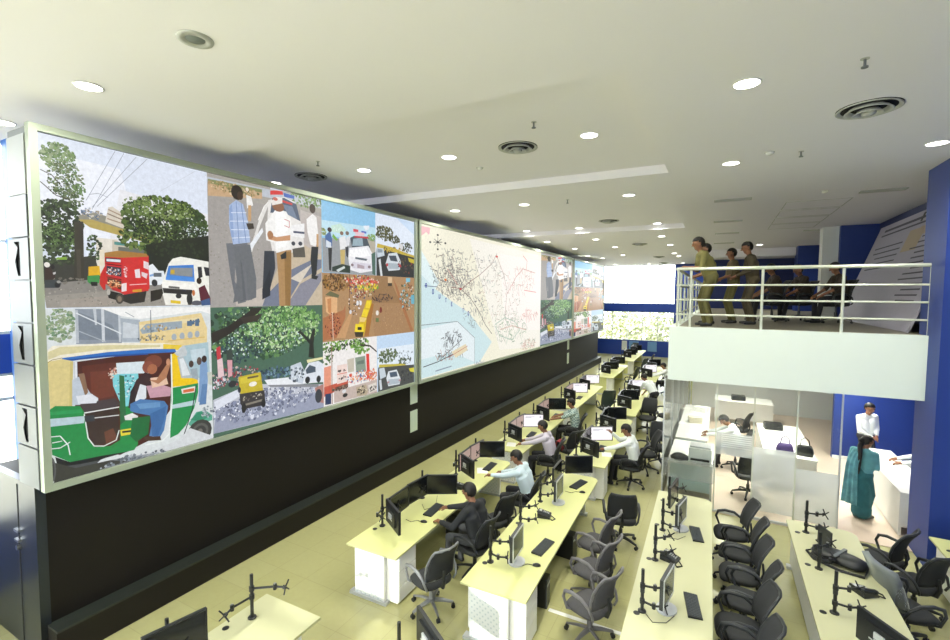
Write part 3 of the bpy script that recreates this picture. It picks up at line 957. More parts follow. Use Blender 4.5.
E d04a40 4430,3373 86,36
L 2c2e66 15 182,2343 793,2326
H 49 23 3a3c44,5a5c60 1529,882 550,254
H 41 23 4a4c54,b88878,6a6c70 1532,486 772,170
L 3a3c44 23 140,308 802,353 1532,458 2465,502
L 5a5c60 19 902,394 2098,833
L 8a98a8 32 704,124 1534,146
P e6d8b8 1531,543 2339,694 2465,502 1756,346
L c06858 17 1316,399 2463,622
Q 14 2b3f9a 227,2293 2577,1485
H 22 21 8a98b0 3254,0 276,32
'''
GLYPH = {'R': [[(0,0),(0,1),(.6,1),(.6,.55),(0,.55)],[(.25,.55),(.6,0)]], 'O': [[(0,0),(0,1),(.6,1),(.6,0),(0,0)]],
         'U': [[(0,1),(0,0),(.6,0),(.6,1)]], 'T': [[(0,1),(.6,1)],[(.3,1),(.3,0)]], 'E': [[(.6,1),(0,1),(0,0),(.6,0)],[(0,.5),(.45,.5)]], ' ': []}
def pic_material():
    m = bpy.data.materials.new('lit display picture'); m.use_nodes = True
    nt = m.node_tree; b = nt.nodes['Principled BSDF']
    at = nt.nodes.new('ShaderNodeAttribute'); at.attribute_name = 'Col'
    b.inputs['Base Color'].default_value = (0.01, 0.01, 0.01, 1); b.inputs['Roughness'].default_value = 0.5
    tc = nt.nodes.new('ShaderNodeTexCoord'); nz = nt.nodes.new('ShaderNodeTexNoise'); nz.inputs['Scale'].default_value = 17; nz.inputs['Detail'].default_value = 8; nz.inputs['Roughness'].default_value = 0.75
    nt.links.new(tc.outputs['Object'], nz.inputs['Vector'])
    mr = nt.nodes.new('ShaderNodeMapRange'); mr.inputs['From Min'].default_value = 0.3; mr.inputs['From Max'].default_value = 0.7; mr.inputs['To Min'].default_value = 0.84; mr.inputs['To Max'].default_value = 1.12
    nt.links.new(nz.outputs['Fac'], mr.inputs['Value'])
    vm = nt.nodes.new('ShaderNodeVectorMath'); vm.operation = 'SCALE'
    nt.links.new(at.outputs['Color'], vm.inputs[0]); nt.links.new(mr.outputs['Result'], vm.inputs['Scale'])
    nt.links.new(vm.outputs['Vector'], b.inputs['Emission Color']); b.inputs['Emission Strength'].default_value = 0.80
    return m
M_pic = pic_material()
PIC = {}
def parse():
    cur = None
    for l in PICS.strip().split('\n'):
        t = l.split()
        if t[0] == 'PIC': cur = t[1]; PIC[cur] = (float(t[2]), float(t[3]), [])
        else: PIC[cur][2].append(t)
parse()
pt = lambda s: tuple(float(a) for a in s.split(','))
def make_picture(key, y0, z0, y1, z1, parent, label, xo=0.0):
    """one displayed picture: coloured flat shapes lying on the screen plane, facing +X"""
    W, H, items = PIC[key]; rnd = random.Random(hash(key) % 1000 if False else len(items)*31+int(W))
    verts = []; faces = []; cols = []; lay = [0.0]
    sy = (y1-y0)/W; sz = (z1-z0)/H
    def poly(p, c, d):
        n = len(verts)
        for a, b in p:
            a = min(max(a, 0), W); b = min(max(b, 0), H)
            verts.append((XSCR + xo + d, y0 + a*sy, z0 + b*sz))
        faces.append(tuple(range(n, n+len(p)))); cols.append(c)
    def nxt(): lay[0] += 0.00002; return lay[0]
    def line(pts, w, c, d):
        for (a, b), (e, f) in zip(pts[:-1], pts[1:]):
            dx, dy = e-a, f-b; L = math.hypot(dx, dy) or 1; nx, ny = -dy/L*w/2, dx/L*w/2
            poly([(a+nx, b+ny), (e+nx, f+ny), (e-nx, f-ny), (a-nx, b-ny)], c, d)
    poly([(0, 0), (W, 0), (W, H), (0, H)], lin(items[0][1]), 0.0)
    for t in items:
        k = t[0]
        if k == 'P': poly([pt(s) for s in t[2:]], lin(t[1]), nxt())
        elif k == 'L': line([pt(s) for s in t[3:]], float(t[2]), lin(t[1]), nxt())
        elif k == 'E':
            (x, y), (rx, ry) = pt(t[2]), pt(t[3])
            poly([(x+rx*math.cos(2*PI*i/14), y+ry*math.sin(2*PI*i/14)) for i in range(14)], lin(t[1]), nxt())
        elif k in 'BH':
            n, s = int(t[1]), float(t[2]); cs = [lin(q) for q in t[3].split(',')]
            (x, y), (rx, ry) = pt(t[4]), pt(t[5])
            d0 = lay[0]
            for i in range(n):
                a = rnd.uniform(0, 2*PI); r = math.sqrt(rnd.random())
                px, py = x+rx*r*math.cos(a), y+ry*r*math.sin(a)
                if not (0 < px < W and 0 < py < H): continue
                d = d0 + 0.00002*(1+i % 24)
                c = rnd.choice(cs)
                if k == 'B':
                    sh = rnd.uniform(0.8, 1.15); c = tuple(q*sh for q in c); r0 = s*rnd.uniform(0.5, 1.2)*0.8; ph = rnd.uniform(0, 6)
                    poly([(px+r0*rnd.uniform(.6, 1.2)*math.cos(ph+2*PI*j/6), py+r0*rnd.uniform(.6, 1.2)*math.sin(ph+2*PI*j/6)) for j in range(6)], c, d)
                else:
                    an = rnd.choice((0.2, -0.15, 1.9, 2.1, -0.9, 1.0)); L = rnd.uniform(3, 11)*s
                    line([(px-L*math.cos(an)/2, py-L*math.sin(an)/2), (px+L*math.cos(an)/2, py+L*math.sin(an)/2)], s*0.8, c, d)
            lay[0] += 0.00002*25
        elif k == 'Q':
            (x, y), (e, f) = pt(t[3]), pt(t[4]); d = nxt(); txt = 'ROUTE TO'; hgt = 105
            for i, ch in enumerate(txt):
                q = i/(len(txt)-1.0); ox, oy = x+(e-x)*q*0.95, y+(f-y)*(q**0.85)*0.95
                for st in GLYPH[ch]: line([(ox+a*hgt, oy+b*hgt) for a, b in st], 26, lin(t[2]), d)
    me = bpy.data.meshes.new('displayed_picture'); me.from_pydata(verts, [], faces); me.materials.append(M_pic)
    ca = me.color_attributes.new('Col', 'FLOAT_COLOR', 'CORNER')
    arr = np.ones((len(me.loops), 4), dtype=np.float32); i = 0
    for f, c in zip(faces, cols):
        arr[i:i+len(f), :3] = c; i += len(f)
    ca.data.foreach_set('color', arr.ravel())
    # make every face look towards +X
    bm = bmesh.new(); bm.from_mesh(me)
    bm.normal_update()
    fl = [f for f in bm.faces if f.normal.x < 0]
    bmesh.ops.reverse_faces(bm, faces=fl); bm.to_mesh(me); bm.free()
    o = bpy.data.objects.new('displayed_picture', me); C.objects.link(o); o.parent = parent; o['label'] = label
    return o

def video_wall(y0, y1, label, pics, side=False):
    z0, z1 = 2.04, 6.11; b = 0.075
    t = thing('video_wall', label, 'video wall', (0, 0, 0), group=None)
    MB().box((XSCR-0.56, y0+0.02, z0+0.02), (XSCR-0.03, y1-0.02, z1-0.02)).build('cabinet', M_panel, t)
    f = MB()
    for lo, hi in (((y0, z0), (y1, z0+b)), ((y0, z1-b), (y1, z1)), ((y0, z0+b), (y0+b, z1-b)), ((y1-b, z0+b), (y1, z1-b))):
        f.box((XSCR-0.05, lo[0], lo[1]), (XSCR+0.045, hi[0], hi[1]))
    f.build('frame', M_frame, t)
    MB().box((XSCR-0.03, y0+b, z0+b), (XSCR-0.004, y1-b, z1-b)).build('screen_backing', M_dark, t)
    for key, p0, q0, p1, q1, lab in pics: make_picture(key, p0, q0, p1, q1, t, lab)
    if side:
        # stacked side panels of the display cubes, every second one with a torn open service slot
        n = 7; h = (5.35-z0)/n
        for i in range(n):
            za, zb = z0+0.02+i*h, z0+(i+1)*h
            x0, x1 = XSCR-0.58, XSCR-0.06
            if i % 2 == 0:
                MB().box((x0, y0-0.012, za), (x1, y0+0.018, zb)).build('side_panel', M_panel, t)
            else:
                m = MB(); yy0, yy1 = y0-0.012, y0+0.018
                m.box((x0, yy0, za), (x0+0.16, yy1, zb)); m.box((x0+0.30, yy0, za), (x1, yy1, zb))
                m.box((x0+0.16, yy0, za), (x0+0.30, yy1, za+0.04)); m.box((x0+0.16, yy0, zb-0.03), (x0+0.30, yy1, zb))
                p = m.build('side_panel', M_panel, t)
                MB().box((x0+0.15, y0+0.005, za+0.03), (x0+0.31, y0+0.019, zb-0.02)).build('slot', M_dark, p)
                MB().add([(x0+0.16, yy0-0.002, za+0.04), (x0+0.24, yy0-0.002, za+0.04), (x0+0.20, yy0-0.01, za+0.2), (x0+0.26, yy0-0.002, zb-0.1), (x0+0.16, yy0-0.002, zb-0.03)], ((0, 1, 2, 3, 4),)).build('bent_flap', M_panel, p)
        MB().box((XSCR-0.5, y0-0.01, 5.36), (XSCR-0.06, y0+0.018, 6.0)).build('side_panel', mat('pale side panel', 'a9adb0', 0.6), t)
    return t

FAR3 = lambda a, m, b: [
    ('policecar', a, 4.70, (a+m)/2+0.4, 6.03, 'photo of a police car and officers by the road'), ('cars', (a+m)/2+0.4, 4.70, m, 6.03, 'photo of queued cars'),
    ('market', a, 3.38, m, 4.70, 'photo of a market road with a line of yellow rickshaws'),
    ('redshops', a, 2.12, (a+m)/2+0.4, 3.38, 'photo of a street of red shop fronts'), ('trafficjam', (a+m)/2+0.4, 2.12, m, 3.38, 'photo of a traffic jam under trees')]
video_wall(2.24, 9.44, 'near segment of the video wall showing a collage of street traffic photos', [
    ('truck', 2.32, 4.10, 4.22, 6.03, 'photo of a red truck and a white van under trees'),
    ('rick', 2.32, 2.12, 4.22, 4.10, 'photo of a green and yellow auto rickshaw'),
    ('police', 4.22, 4.07, 6.40, 6.03, 'photo of policemen standing by a white car'),
    ('street', 4.22, 2.12, 6.40, 4.07, 'photo of a yellow rickshaw on a shady street'),
    ('policecar', 6.40, 4.68, 7.93, 6.03, 'photo of a police car and officers by the road'),
    ('cars', 7.93, 4.68, 9.36, 6.03, 'photo of queued cars'),
    ('market', 6.40, 3.36, 9.36, 4.68, 'photo of a market road with a line of yellow rickshaws'),
    ('redshops', 6.40, 2.12, 7.96, 3.36, 'photo of a street of red shop fronts'),
    ('trafficjam', 7.96, 2.12, 9.36, 3.36, 'photo of a traffic jam under trees')], side=True)
video_wall(9.53, 23.02, 'middle segment of the video wall showing a large route map', [
    ('map', 9.61, 2.12, 18.35, 6.03, 'route map with a light blue sea and a compass rose'),
    ('police', 18.35, 4.06, 22.94, 6.03, 'photo of policemen standing by a white car'),
    ('street', 18.35, 2.12, 22.94, 4.06, 'photo of a yellow rickshaw on a shady street')])
video_wall(23.12, 30.0, 'far segment of the video wall, next to the end windows', FAR3(23.2, 29.92, 0))

# ================================================================ DESKS
DEP = 0.86
def desk(x, y, L, slope, label, end_near=True, rounded=True, pedestals=(0.12,), wood_end=False, top=None):
    """desk module: local x 0 (monitor edge) .. DEP (sitter's edge), local y 0 .. L"""
    t = thing('desk', label, 'desk', (x, y, 0), math.atan(-slope), 'workstation desks in rows')
    r = 0.16; poly = [(0, 0), (DEP, 0)]
    if rounded:
        for k in range(6):
            a = PI/2*k/5; poly.append((DEP-r+r*math.cos(a), L-r+r*math.sin(a)))
    else: poly.append((DEP, L))
    poly.append((0, L))
    MB().prism(poly, 0.722, 0.75).build('tabletop', top or M_desk, t)
    MB().prism([(DEP*0.5+(a-DEP*0.5)*1.002, L*0.5+(b-L*0.5)*1.001) for a, b in poly], 0.726, 0.746).build('edge_band', M_edge, t)
    MB().box((0.06, 0.1, 0.12), (0.085, L-0.1, 0.72)).build('modesty_panel', M_desk if wood_end else M_cab, t)
    for yy in (0.06, L-0.10):
        e = MB().box((0.10, yy, 0.04), (0.58, yy+0.035, 0.722)).build('end_panel', M_desk if wood_end else M_perf, t)
        MB().box((0.57, yy-0.005, 0.04), (0.62, yy+0.045, 0.722)).build('upright', M_cab, e)
        MB().box((0.09, yy-0.005, 0.68), (0.13, yy+0.04, 0.71)).build('clip', M_plast, e)
        f = MB().box((0.02, yy-0.03, 0.0), (0.66, yy+0.07, 0.045)).build('foot', M_silbez, t)
    for py in pedestals:
        p = MB().box((0.42, py, 0.03), (0.80, py+0.42, 0.70)).build('pedestal', M_cab, t)
        for k in range(3):
            d = MB().box((0.80, py+0.01, 0.05+k*0.215), (0.818, py+0.41, 0.255+k*0.215)).build('drawer', M_cab, p)
    for yy in [0.5, 1.7, 2.75, 3.7]:
        if yy < L-0.2: MB().cyl((0.10, yy, 0.75), (0.10, yy, 0.754), 0.035, n=14).build('cable_grommet', M_plast, t)
    return t

R1 = lambda y: -4.60 - 0.016*(y-4.8)
R2 = lambda y: -2.74 - 0.026*(y-4.8)
R3 = lambda y: -0.82 - 0.020*(y-4.8)
R4 = lambda y: 1.02
MODS = [(4.83, 4.07), (9.5, 4.1), (14.05, 4.1), (20.1, 4.2), (25.8, 5.6)]
NTH = ['', 'second ', 'third ', 'fourth ', 'fifth ']
for i, (y, L) in enumerate(MODS):
    far = i >= 3
    desk(R1(y), y, L, -0.016, '%sdesk module from the cross aisle in the row along the video wall' % (NTH[i] or 'first '), wood_end=far)
for i, (y, L) in enumerate(MODS[:4]):
    desk(R2(y), y, L, -0.026, '%sdesk module from the cross aisle in the second row from the video wall' % (NTH[i] or 'first '), wood_end=far and i > 2)
desk(R3(4.78), 4.78, 4.12, -0.02, 'pale desk of the third row, ending in front of the glass room', pedestals=(1.6,), top=M_desk2)
desk(R4(5), 4.6, 4.12, 0.0, 'pale desk of the fourth row, cluttered with a bag and phones, near the blue column', pedestals=(1.6,), top=M_desk2)
desk(2.83, 5.0, 4.1, 0.0, 'pale desk standing right beside the big blue column', pedestals=(1.6,), rounded=False)
desk(R1(3.5), 0.2, 3.34, -0.016, 'pale desk on the camera side of the cross aisle, empty double monitor stand on it', pedestals=(2.7,), rounded=False, top=M_desk2)  # less yellow top stands in for whitening by the sun
desk(-2.7, -0.6, 4.08, -0.0, 'desk of the second row on the camera side of the cross aisle', pedestals=(2.7,), rounded=False)

# ================================================================ MONITORS, ARMS, KEYBOARDS
def make_monitor(lit=None, bez=None, w=0.53, h=0.335):
    bez = bez or M_plast
    t = thing('monitor', '', 'monitor')
    MB().box((-0.018, -w/2, -h/2), (0.012, w/2, h/2)).build('housing', bez, t)
    b = MB(); k = 0.016
    b.box((0.012, -w/2, -h/2), (0.018, w/2, -h/2+k)); b.box((0.012, -w/2, h/2-k), (0.018, w/2, h/2))
    b.box((0.012, -w/2, -h/2+k), (0.018, -w/2+k, h/2-k)); b.box((0.012, w/2-k, -h/2+k), (0.018, w/2, h/2-k))
    b.build('bezel', bez, t)
    s = MB().box((0.012, -w/2+k, -h/2+k), (0.0135, w/2-k, h/2-k)).build('screen', lit or M_screen, t)
    if lit is M_lit1:
        u = MB()
        u.box((0.0136, -w*0.38, h*0.28), (0.0142, w*0.05, h*0.31)); u.box((0.0136, w*0.3, h*0.22), (0.0142, w*0.38, h*0.32))
        u.box((0.0136, -w*0.38, h*0.22), (0.0142, -w*0.1, h*0.25)); u.build('screen_text', M_ui, s)
    bc = MB().box((-0.042, -w*0.3, -h*0.3), (-0.018, w*0.3, h*0.3)).build('back_cover', bez, t)
    mk = MB(); mk.box((-0.0432, -0.06, -0.045), (-0.042, 0.06, -0.03)); mk.box((-0.0432, 0.07, -0.06), (-0.042, 0.11, -0.045))
    mk.box((-0.06, -0.05, -0.012), (-0.042, 0.05, 0.05)); mk.build('mount_plate', M_silbez, bc)
    return t
MONP = {}
def monitor(x, y, z, ang, label, lit=None):
    k = lit.name if lit else 'off'
    if k not in MONP: MONP[k] = (make_monitor(lit), [])
    return place(MONP[k][0], MONP[k][1], (x, y, z), ang, label, 'flat monitors on arms along the desks')

def make_arm(pole_h, arms):
    """clamped pole with swinging arms: arms = list of (z, reach1 angle, reach2 angle, l1, l2)"""
    t = thing('monitor_stand', '', 'monitor stand')
    MB().lathe([(0.0, 0.0), (0.045, 0.0), (0.045, 0.012), (0.022, 0.02), (0.022, 0.03)], 14).build('base', M_plast, t, smooth=False)
    p = MB().cyl((0, 0, 0.01), (0, 0, pole_h), 0.018, n=12).build('pole', M_plast, t)
    MB().cyl((0, 0, pole_h*0.45), (0, 0, pole_h*0.55), 0.024, n=12).build('collar', M_plast2, p)
    for (z, a1, a2, l1, l2) in arms:
        q = MB(); e = Vector((math.cos(a1)*l1, math.sin(a1)*l1, z)); f = e + Vector((math.cos(a2)*l2, math.sin(a2)*l2, 0.0))
        q.cyl((0, 0, z-0.025), (0, 0, z+0.025), 0.028, n=12)
        q.tube([(0, 0, z), e], 0.013, 6); q.cyl(e-Vector((0, 0, 0.03)), e+Vector((0, 0, 0.03)), 0.02, n=10)
        q.tube([e, f], 0.012, 6)
        am = q.build('arm', M_plast, t)
        d = (f-e).normalized(); sd = Vector((-d.y, d.x, 0)); br = MB()
        br.tube([f-d*0.005, f+d*0.02], 0.022, 8)
        for sx, sz in ((1, 1), (-1, 1), (1, -1), (-1, -1)):
            br.tube([f+d*0.02, f+d*0.03+sd*0.055*sx+Vector((0, 0, 0.055*sz))], 0.008, 5)
        br.build('bracket', M_plast, am)
        MB().cyl(e+Vector((0, 0, 0.03)), e+Vector((0, 0, 0.04)), 0.014, n=8).build('joint_cap', M_chrome, am)
    return t
ARMP = {}
def arm(kind, x, y, label, z=0.75, rz=0.0):
    if kind not in ARMP:
        A = {'dual_y': [(0.27, 1.25, 0.2, 0.2, 0.08), (0.27, -1.25, -0.2, 0.2, 0.08)],
             'empty': [(0.30, 0.15, 0.5, 0.13, 0.10), (0.12, -0.25, 0.4, 0.13, 0.10)],
             'cross': [(0.33, 1.15, 0.9, 0.24, 0.10), (0.24, -1.15, -0.7, 0.22, 0.10)],
             'plain': [(0.26, 0.35, 0.1, 0.10, 0.06)]}[kind]
        ARMP[kind] = (make_arm(0.49, A), [])
    return place(ARMP[kind][0], ARMP[kind][1], (x, y, z), rz, label, 'clamped monitor pole stands on the desks')

def make_keyboard():
    t = thing('keyboard', '', 'keyboard')
    MB().add([(-0.075, -0.22, 0), (0.075, -0.22, 0), (0.075, 0.22, 0), (-0.075, 0.22, 0), (-0.075, -0.22, 0.026), (0.075, -0.22, 0.014), (0.075, 0.22, 0.014), (-0.075, 0.22, 0.026)],
             ((3, 2, 1, 0), (4, 5, 6, 7), (0, 1, 5, 4), (1, 2, 6, 5), (2, 3, 7, 6), (3, 0, 4, 7))).build('case', M_plast, t)
    k = MB()
    for i in range(5):
        for j in range(15):
            x = -0.058+i*0.026; y = -0.205+j*0.0283; z = 0.025-(x+0.075)*0.08
            k.box((x, y, z-0.004), (x+0.02, y+0.023, z+0.006))
    o = k.build('keys', M_key, t); o['kind'] = 'stuff'
    return t
KB = (make_keyboard(), [])
def keyboard(x, y, ang, label): return place(KB[0], KB[1], (x, y, 0.751), ang, label, 'keyboards on the desks')
def make_mouse():
    t = thing('computer_mouse', '', 'mouse')
    m = MB()
    def fn(u, v):
        a = 2*PI*u; b = PI/2*v
        return (0.055*math.cos(a)*math.cos(b), 0.032*math.sin(a)*math.cos(b), 0.034*math.sin(b)), (math.cos(a)*math.cos(b), math.sin(a)*math.cos(b), math.sin(b)+0.01)
    vs_ = [fn(i/12, j/4)[0] for j in range(5) for i in range(12)]
    fs = [(j*12+i, j*12+(i+1) % 12, (j+1)*12+(i+1) % 12, (j+1)*12+i) for j in range(4) for i in range(12)] + [tuple(range(11, -1, -1))]
    m.add(vs_, fs).build('shell', M_plast, t, smooth=True)
    MB().box((-0.05, -0.002, 0.012), (-0.03, 0.002, 0.03)).build('wheel', M_chrome, t)
    MB().tube([(-0.05, 0, 0.008), (-0.12, 0.02, 0.005), (-0.2, -0.04, 0.005), (-0.3, 0.02, 0.005)], 0.004, 5).build('cord', M_plast, t)
    return t
MS = (make_mouse(), [])
def mouse(x, y, ang, label): return place(MS[0], MS[1], (x, y, 0.751), ang, label, 'computer mice on the desks')
def make_phone():
    t = thing('desk_telephone', '', 'telephone')
    MB().add([(-0.1, -0.1, 0), (0.1, -0.1, 0), (0.1, 0.1, 0), (-0.1, 0.1, 0), (-0.1, -0.1, 0.075), (0.1, -0.1, 0.025), (0.1, 0.1, 0.025), (-0.1, 0.1, 0.075)],
             ((3, 2, 1, 0), (4, 5, 6, 7), (0, 1, 5, 4), (1, 2, 6, 5), (2, 3, 7, 6), (3, 0, 4, 7))).build('body', M_plast, t)
    MB().tube([(-0.1, -0.07, 0.085), (-0.08, -0.07, 0.1), (0.06, -0.07, 0.07), (0.09, -0.07, 0.045)], [0.026, 0.018, 0.018, 0.026], 8).build('handset', M_plast2, t)
    k = MB()
    for i in range(4):
        for j in range(3):
            x = -0.02+i*0.025; z = 0.0505-x*0.25; k.box((x, 0.0+j*0.025, z-0.003), (x+0.016, 0.016+j*0.025, z+0.006))
    o = k.build('keypad', M_silbez, t)
    MB().box((-0.085, 0.0, 0.068), (-0.045, 0.08, 0.073)).build('display', M_silbez, t)
    MB().tube([(0.09, -0.09, 0.02), (0.14, -0.13, 0.01), (0.18, -0.06, 0.008), (0.13, 0.0, 0.008), (0.1, 0.02, 0.015)], 0.008, 6).build('coiled_cord', M_plast, t)
    return t
PH = (make_phone(), [])
def phone(x, y, ang, label): return place(PH[0], PH[1], (x, y, 0.751), ang, label, 'desk telephones')
def make_lcd():
    t = thing('desktop_monitor', '', 'monitor')
    w, h = 0.43, 0.34
    MB().box((-0.045, -w/2, 0.10), (-0.005, w/2, 0.10+h)).build('housing', M_plast2, t)
    b = MB(); k = 0.022
    b.box((-0.005, -w/2, 0.10), (0.003, w/2, 0.10+k)); b.box((-0.005, -w/2, 0.10+h-k), (0.003, w/2, 0.10+h))
    b.box((-0.005, -w/2, 0.10+k), (0.003, -w/2+k, 0.10+h-k)); b.box((-0.005, w/2-k, 0.10+k), (0.003, w/2, 0.10+h-k))
    b.build('bezel', M_silbez, t)
    MB().box((-0.006, -w/2+k, 0.10+k), (-0.001, w/2-k, 0.10+h-k)).build('screen', mat('grey lcd screen', '5f6258', 0.25), t)
    MB().tube([(-0.05, 0, 0.01), (-0.07, 0, 0.12), (-0.05, 0, 0.22)], [0.035, 0.03, 0.03], 8).build('neck', M_silbez, t)
    MB().prism([(0.11*math.cos(a)-0.02, 0.13*math.sin(a)) for a in [2*PI*i/20 for i in range(20)]], 0.0, 0.016).build('base', M_silbez, t)
    return t
LCD = (make_lcd(), [])
def lcd(x, y, ang, label): return place(LCD[0], LCD[1], (x, y, 0.751), ang, label, 'silver bezel desktop monitors')

ORD = ['first', 'second', 'third', 'fourth', 'fifth', 'sixth', 'seventh']
MN = {1: 'video wall row', 2: 'second row'}
def station(row, RX, ya, yb, nm, far_lit=None, ctr_lit=None, kb=True, sl=-0.02):
    """four monitors in a shallow cockpit around two poles"""
    where = nm
    xa, xb = RX(ya)+0.14, RX(yb)+0.14; z = 1.045
    arm('dual_y', xa, ya, 'black monitor pole on the camera side of the %s' % where)
    arm('dual_y', xb, yb, 'black monitor pole on the window side of the %s' % where)
    # wings are turned inwards, centre pair faces the sitter
    monitor(xa+0.33, ya-0.16, z, math.radians(58), 'side monitor showing its back, camera side of the %s' % where)
    ym = (ya+yb)/2; d = 0.275
    monitor(xa+0.12, ym-d-0.02, z, math.radians(4), 'centre monitor on the camera side, %s' % where, ctr_lit)
    monitor(xb+0.12, ym+d-0.02, z, math.radians(-4), 'centre monitor on the window side, %s' % where, ctr_lit)
    monitor(xb+0.36, yb+0.06, z, math.radians(-60), 'side monitor facing the sitter, window side of the %s' % where, far_lit)
    if kb: keyboard(RX(ym)+0.56, ym+0.25, math.radians(4), 'black keyboard at the %s' % where)

S = lambda k, r: '%s workstation of the %s' % (k, r)
rv = 'video wall row'; r2 = 'second desk row'
station(1, R1, 5.46, 6.56, S('first', rv))
station(1, R1, 7.75, 8.60, S('second', rv), ctr_lit=M_lit2)
station(1, R1, 10.16, 11.12, S('third', rv), far_lit=M_lit1, ctr_lit=M_lit2)
station(1, R1, 12.2, 13.2, S('fourth', rv), ctr_lit=M_lit2)
station(1, R1, 14.9, 15.9, S('fifth', rv), far_lit=M_lit1, ctr_lit=M_lit2)
station(1, R1, 16.9, 17.8, S('sixth', rv), far_lit=M_lit1, kb=False)
station(1, R1, 20.7, 21.7, S('seventh', rv), kb=False)
station(1, R1, 22.7, 23.7, S('eighth', rv), kb=False)
station(1, R1, 26.5, 27.5, S('ninth', rv), kb=False)
station(1, R1, 28.9, 29.9, S('tenth', rv), kb=False)
station(2, R2, 9.98, 10.85, S('third', r2), far_lit=M_lit1)
station(2, R2, 12.05, 12.95, S('fourth', r2), kb=False)
station(2, R2, 14.7, 15.6, S('fifth', r2), kb=False)
station(2, R2, 16.7, 17.6, S('sixth', r2), far_lit=M_lit1, kb=False)
station(2, R2, 20.7, 21.7, S('seventh', r2), far_lit=M_lit1, kb=False)
station(2, R2, 22.7, 23.7, S('eighth', r2), kb=False)
# second row, first module: mostly bare poles, silver monitors, one pair of mounted monitors at its far end
for k, yy in enumerate((5.39, 6.48, 7.42)):
    arm('empty', -2.60-0.02*k, yy, 'empty double monitor stand, %s from the aisle end of the second row' % ORD[k], rz=0.35*k)
arm('dual_y', -2.66, 8.5, 'monitor pole at the window end of the first module, second row')
monitor(-2.56, 8.08, 1.045, math.radians(2), 'dark monitor next to the pole at the end of the first module, second row')
monitor(-2.32, 8.68, 1.045, math.radians(-58), 'dark monitor overhanging the far end of the first module, second row')
lcd(-2.27, 5.55, math.radians(4), 'silver bezel monitor on its own stand near the aisle end of the second row')
lcd(-2.33, 7.52, math.radians(2), 'silver bezel monitor on its own stand beside the second row telephone')
keyboard(-2.10, 6.05, math.radians(-6), 'black keyboard in front of the silver monitor, second row')
keyboard(-2.25, 8.42, math.radians(-12), 'black keyboard at the far end of the first module, second row')
mouse(-2.03, 5.60, 0.4, 'black mouse lying beside the keyboard, second row')
mouse(-2.10, 8.12, 0.4, 'black mouse at the far end of the first module, second row')
phone(-2.40, 6.95, 0.2, 'black desk telephone in the middle of the second row')
# third row
for k, yy in enumerate((5.34, 6.49, 7.39, 8.34)):
    arm('empty', -0.68, yy, 'empty double monitor stand, %s from the aisle end of the third row' % ORD[k], rz=(0.0, 0.5, -0.3, 0.2)[k])
lcd(-0.42, 5.50, math.radians(-9), 'silver bezel monitor seen edge on, third row near the aisle')
lcd(-0.42, 7.55, math.radians(-12), 'silver bezel monitor seen edge on, third row near the glass room')
monitor(-0.60, 8.16, 1.05, math.radians(-8), 'monitor hung on a pole, seen edge on, beside the glass room')
keyboard(-0.18, 5.70, math.radians(10), 'black keyboard beside the edge-on monitor, third row near the aisle')
keyboard(-0.22, 7.48, math.radians(10), 'black keyboard beside the edge-on monitor, third row near the glass room')
phone(-0.50, 6.60, -0.3, 'black desk telephone in the middle of the third row')
# fourth row
for k, yy in enumerate((6.34, 7.30, 8.36)):
    arm('empty', 1.23, yy, 'empty double monitor stand, %s from the aisle end of the fourth row' % ORD[k], rz=(0.1, 0.6, 0.0)[k])
monitor(1.50, 5.72, 0.96, math.radians(35), 'black monitor leaning low at the aisle end of the fourth row')
phone(1.62, 6.95, 0.6, 'black desk telephone lying flat on the fourth row')
# shoulder bag on the fourth row
bagt = thing('shoulder_bag', 'black shoulder bag with a long strap lying on the fourth row desk', 'bag', (1.52, 7.62, 0.751), -0.55)
def bagfn(u, v):
    a = 2*PI*u; b = -PI/2+PI*v; r = 1.0
    ca, sa = math.cos(a), math.sin(a); q = lambda t, e: math.copysign(abs(t)**e, t)
    return (0.30*q(ca, .7)*math.cos(b)**0.6 if math.cos(b) > 0 else 0, 0.17*q(sa, .7)*(max(math.cos(b), 0)**0.6), 0.06+0.06*math.sin(b))
bm_ = MB(); vs_ = [bagfn(i/18, j/6) for j in range(7) for i in range(18)]
bm_.add(vs_, [(j*18+i, j*18+(i+1) % 18, (j+1)*18+(i+1) % 18, (j+1)*18+i) for j in range(6) for i in range(18)])
bm_.build('pouch', M_plast, bagt, smooth=True)
MB().box((-0.04, -0.175, 0.06), (0.0, 0.175, 0.128)).build('grey_band', M_panel, bagt)
MB().tube([(-0.28, 0.0, 0.05), (-0.36, -0.12, 0.03), (-0.22, -0.25, 0.02), (0.1, -0.27, 0.02), (0.32, -0.18, 0.02), (0.29, 0, 0.05)], 0.018, 6, 0.5).build('strap', M_plast, bagt)
cr_ = thing('cable_heap', 'tangled heap of black cables on the fourth row desk', 'cables', (1.30, 7.62, 0.751))
rr = random.Random(3)
for k in range(5):
    a0 = rr.uniform(0, 6); pts_ = [(0.13*math.cos(a0+s*0.9)*rr.uniform(.7, 1.2)+0.02, 0.17*math.sin(a0+s*0.9)*rr.uniform(.7, 1.2), 0.02+0.02*k+0.012*rr.random()) for s in range(9)]
    MB().tube(pts_, 0.012, 6).build('cable', M_plast, cr_, smooth=True)
hb = thing('tablet_stand', 'black folded phone handset rest standing by the cables, fourth row', 'stand', (1.42, 8.02, 0.751), 0.4)
MB().box((-0.05, -0.15, 0.0), (0.05, 0.15, 0.02)).build('base', M_plast, hb); MB().box((-0.03, -0.14, 0.02), (-0.01, 0.14, 0.26)).build('panel', M_plast2, hb)
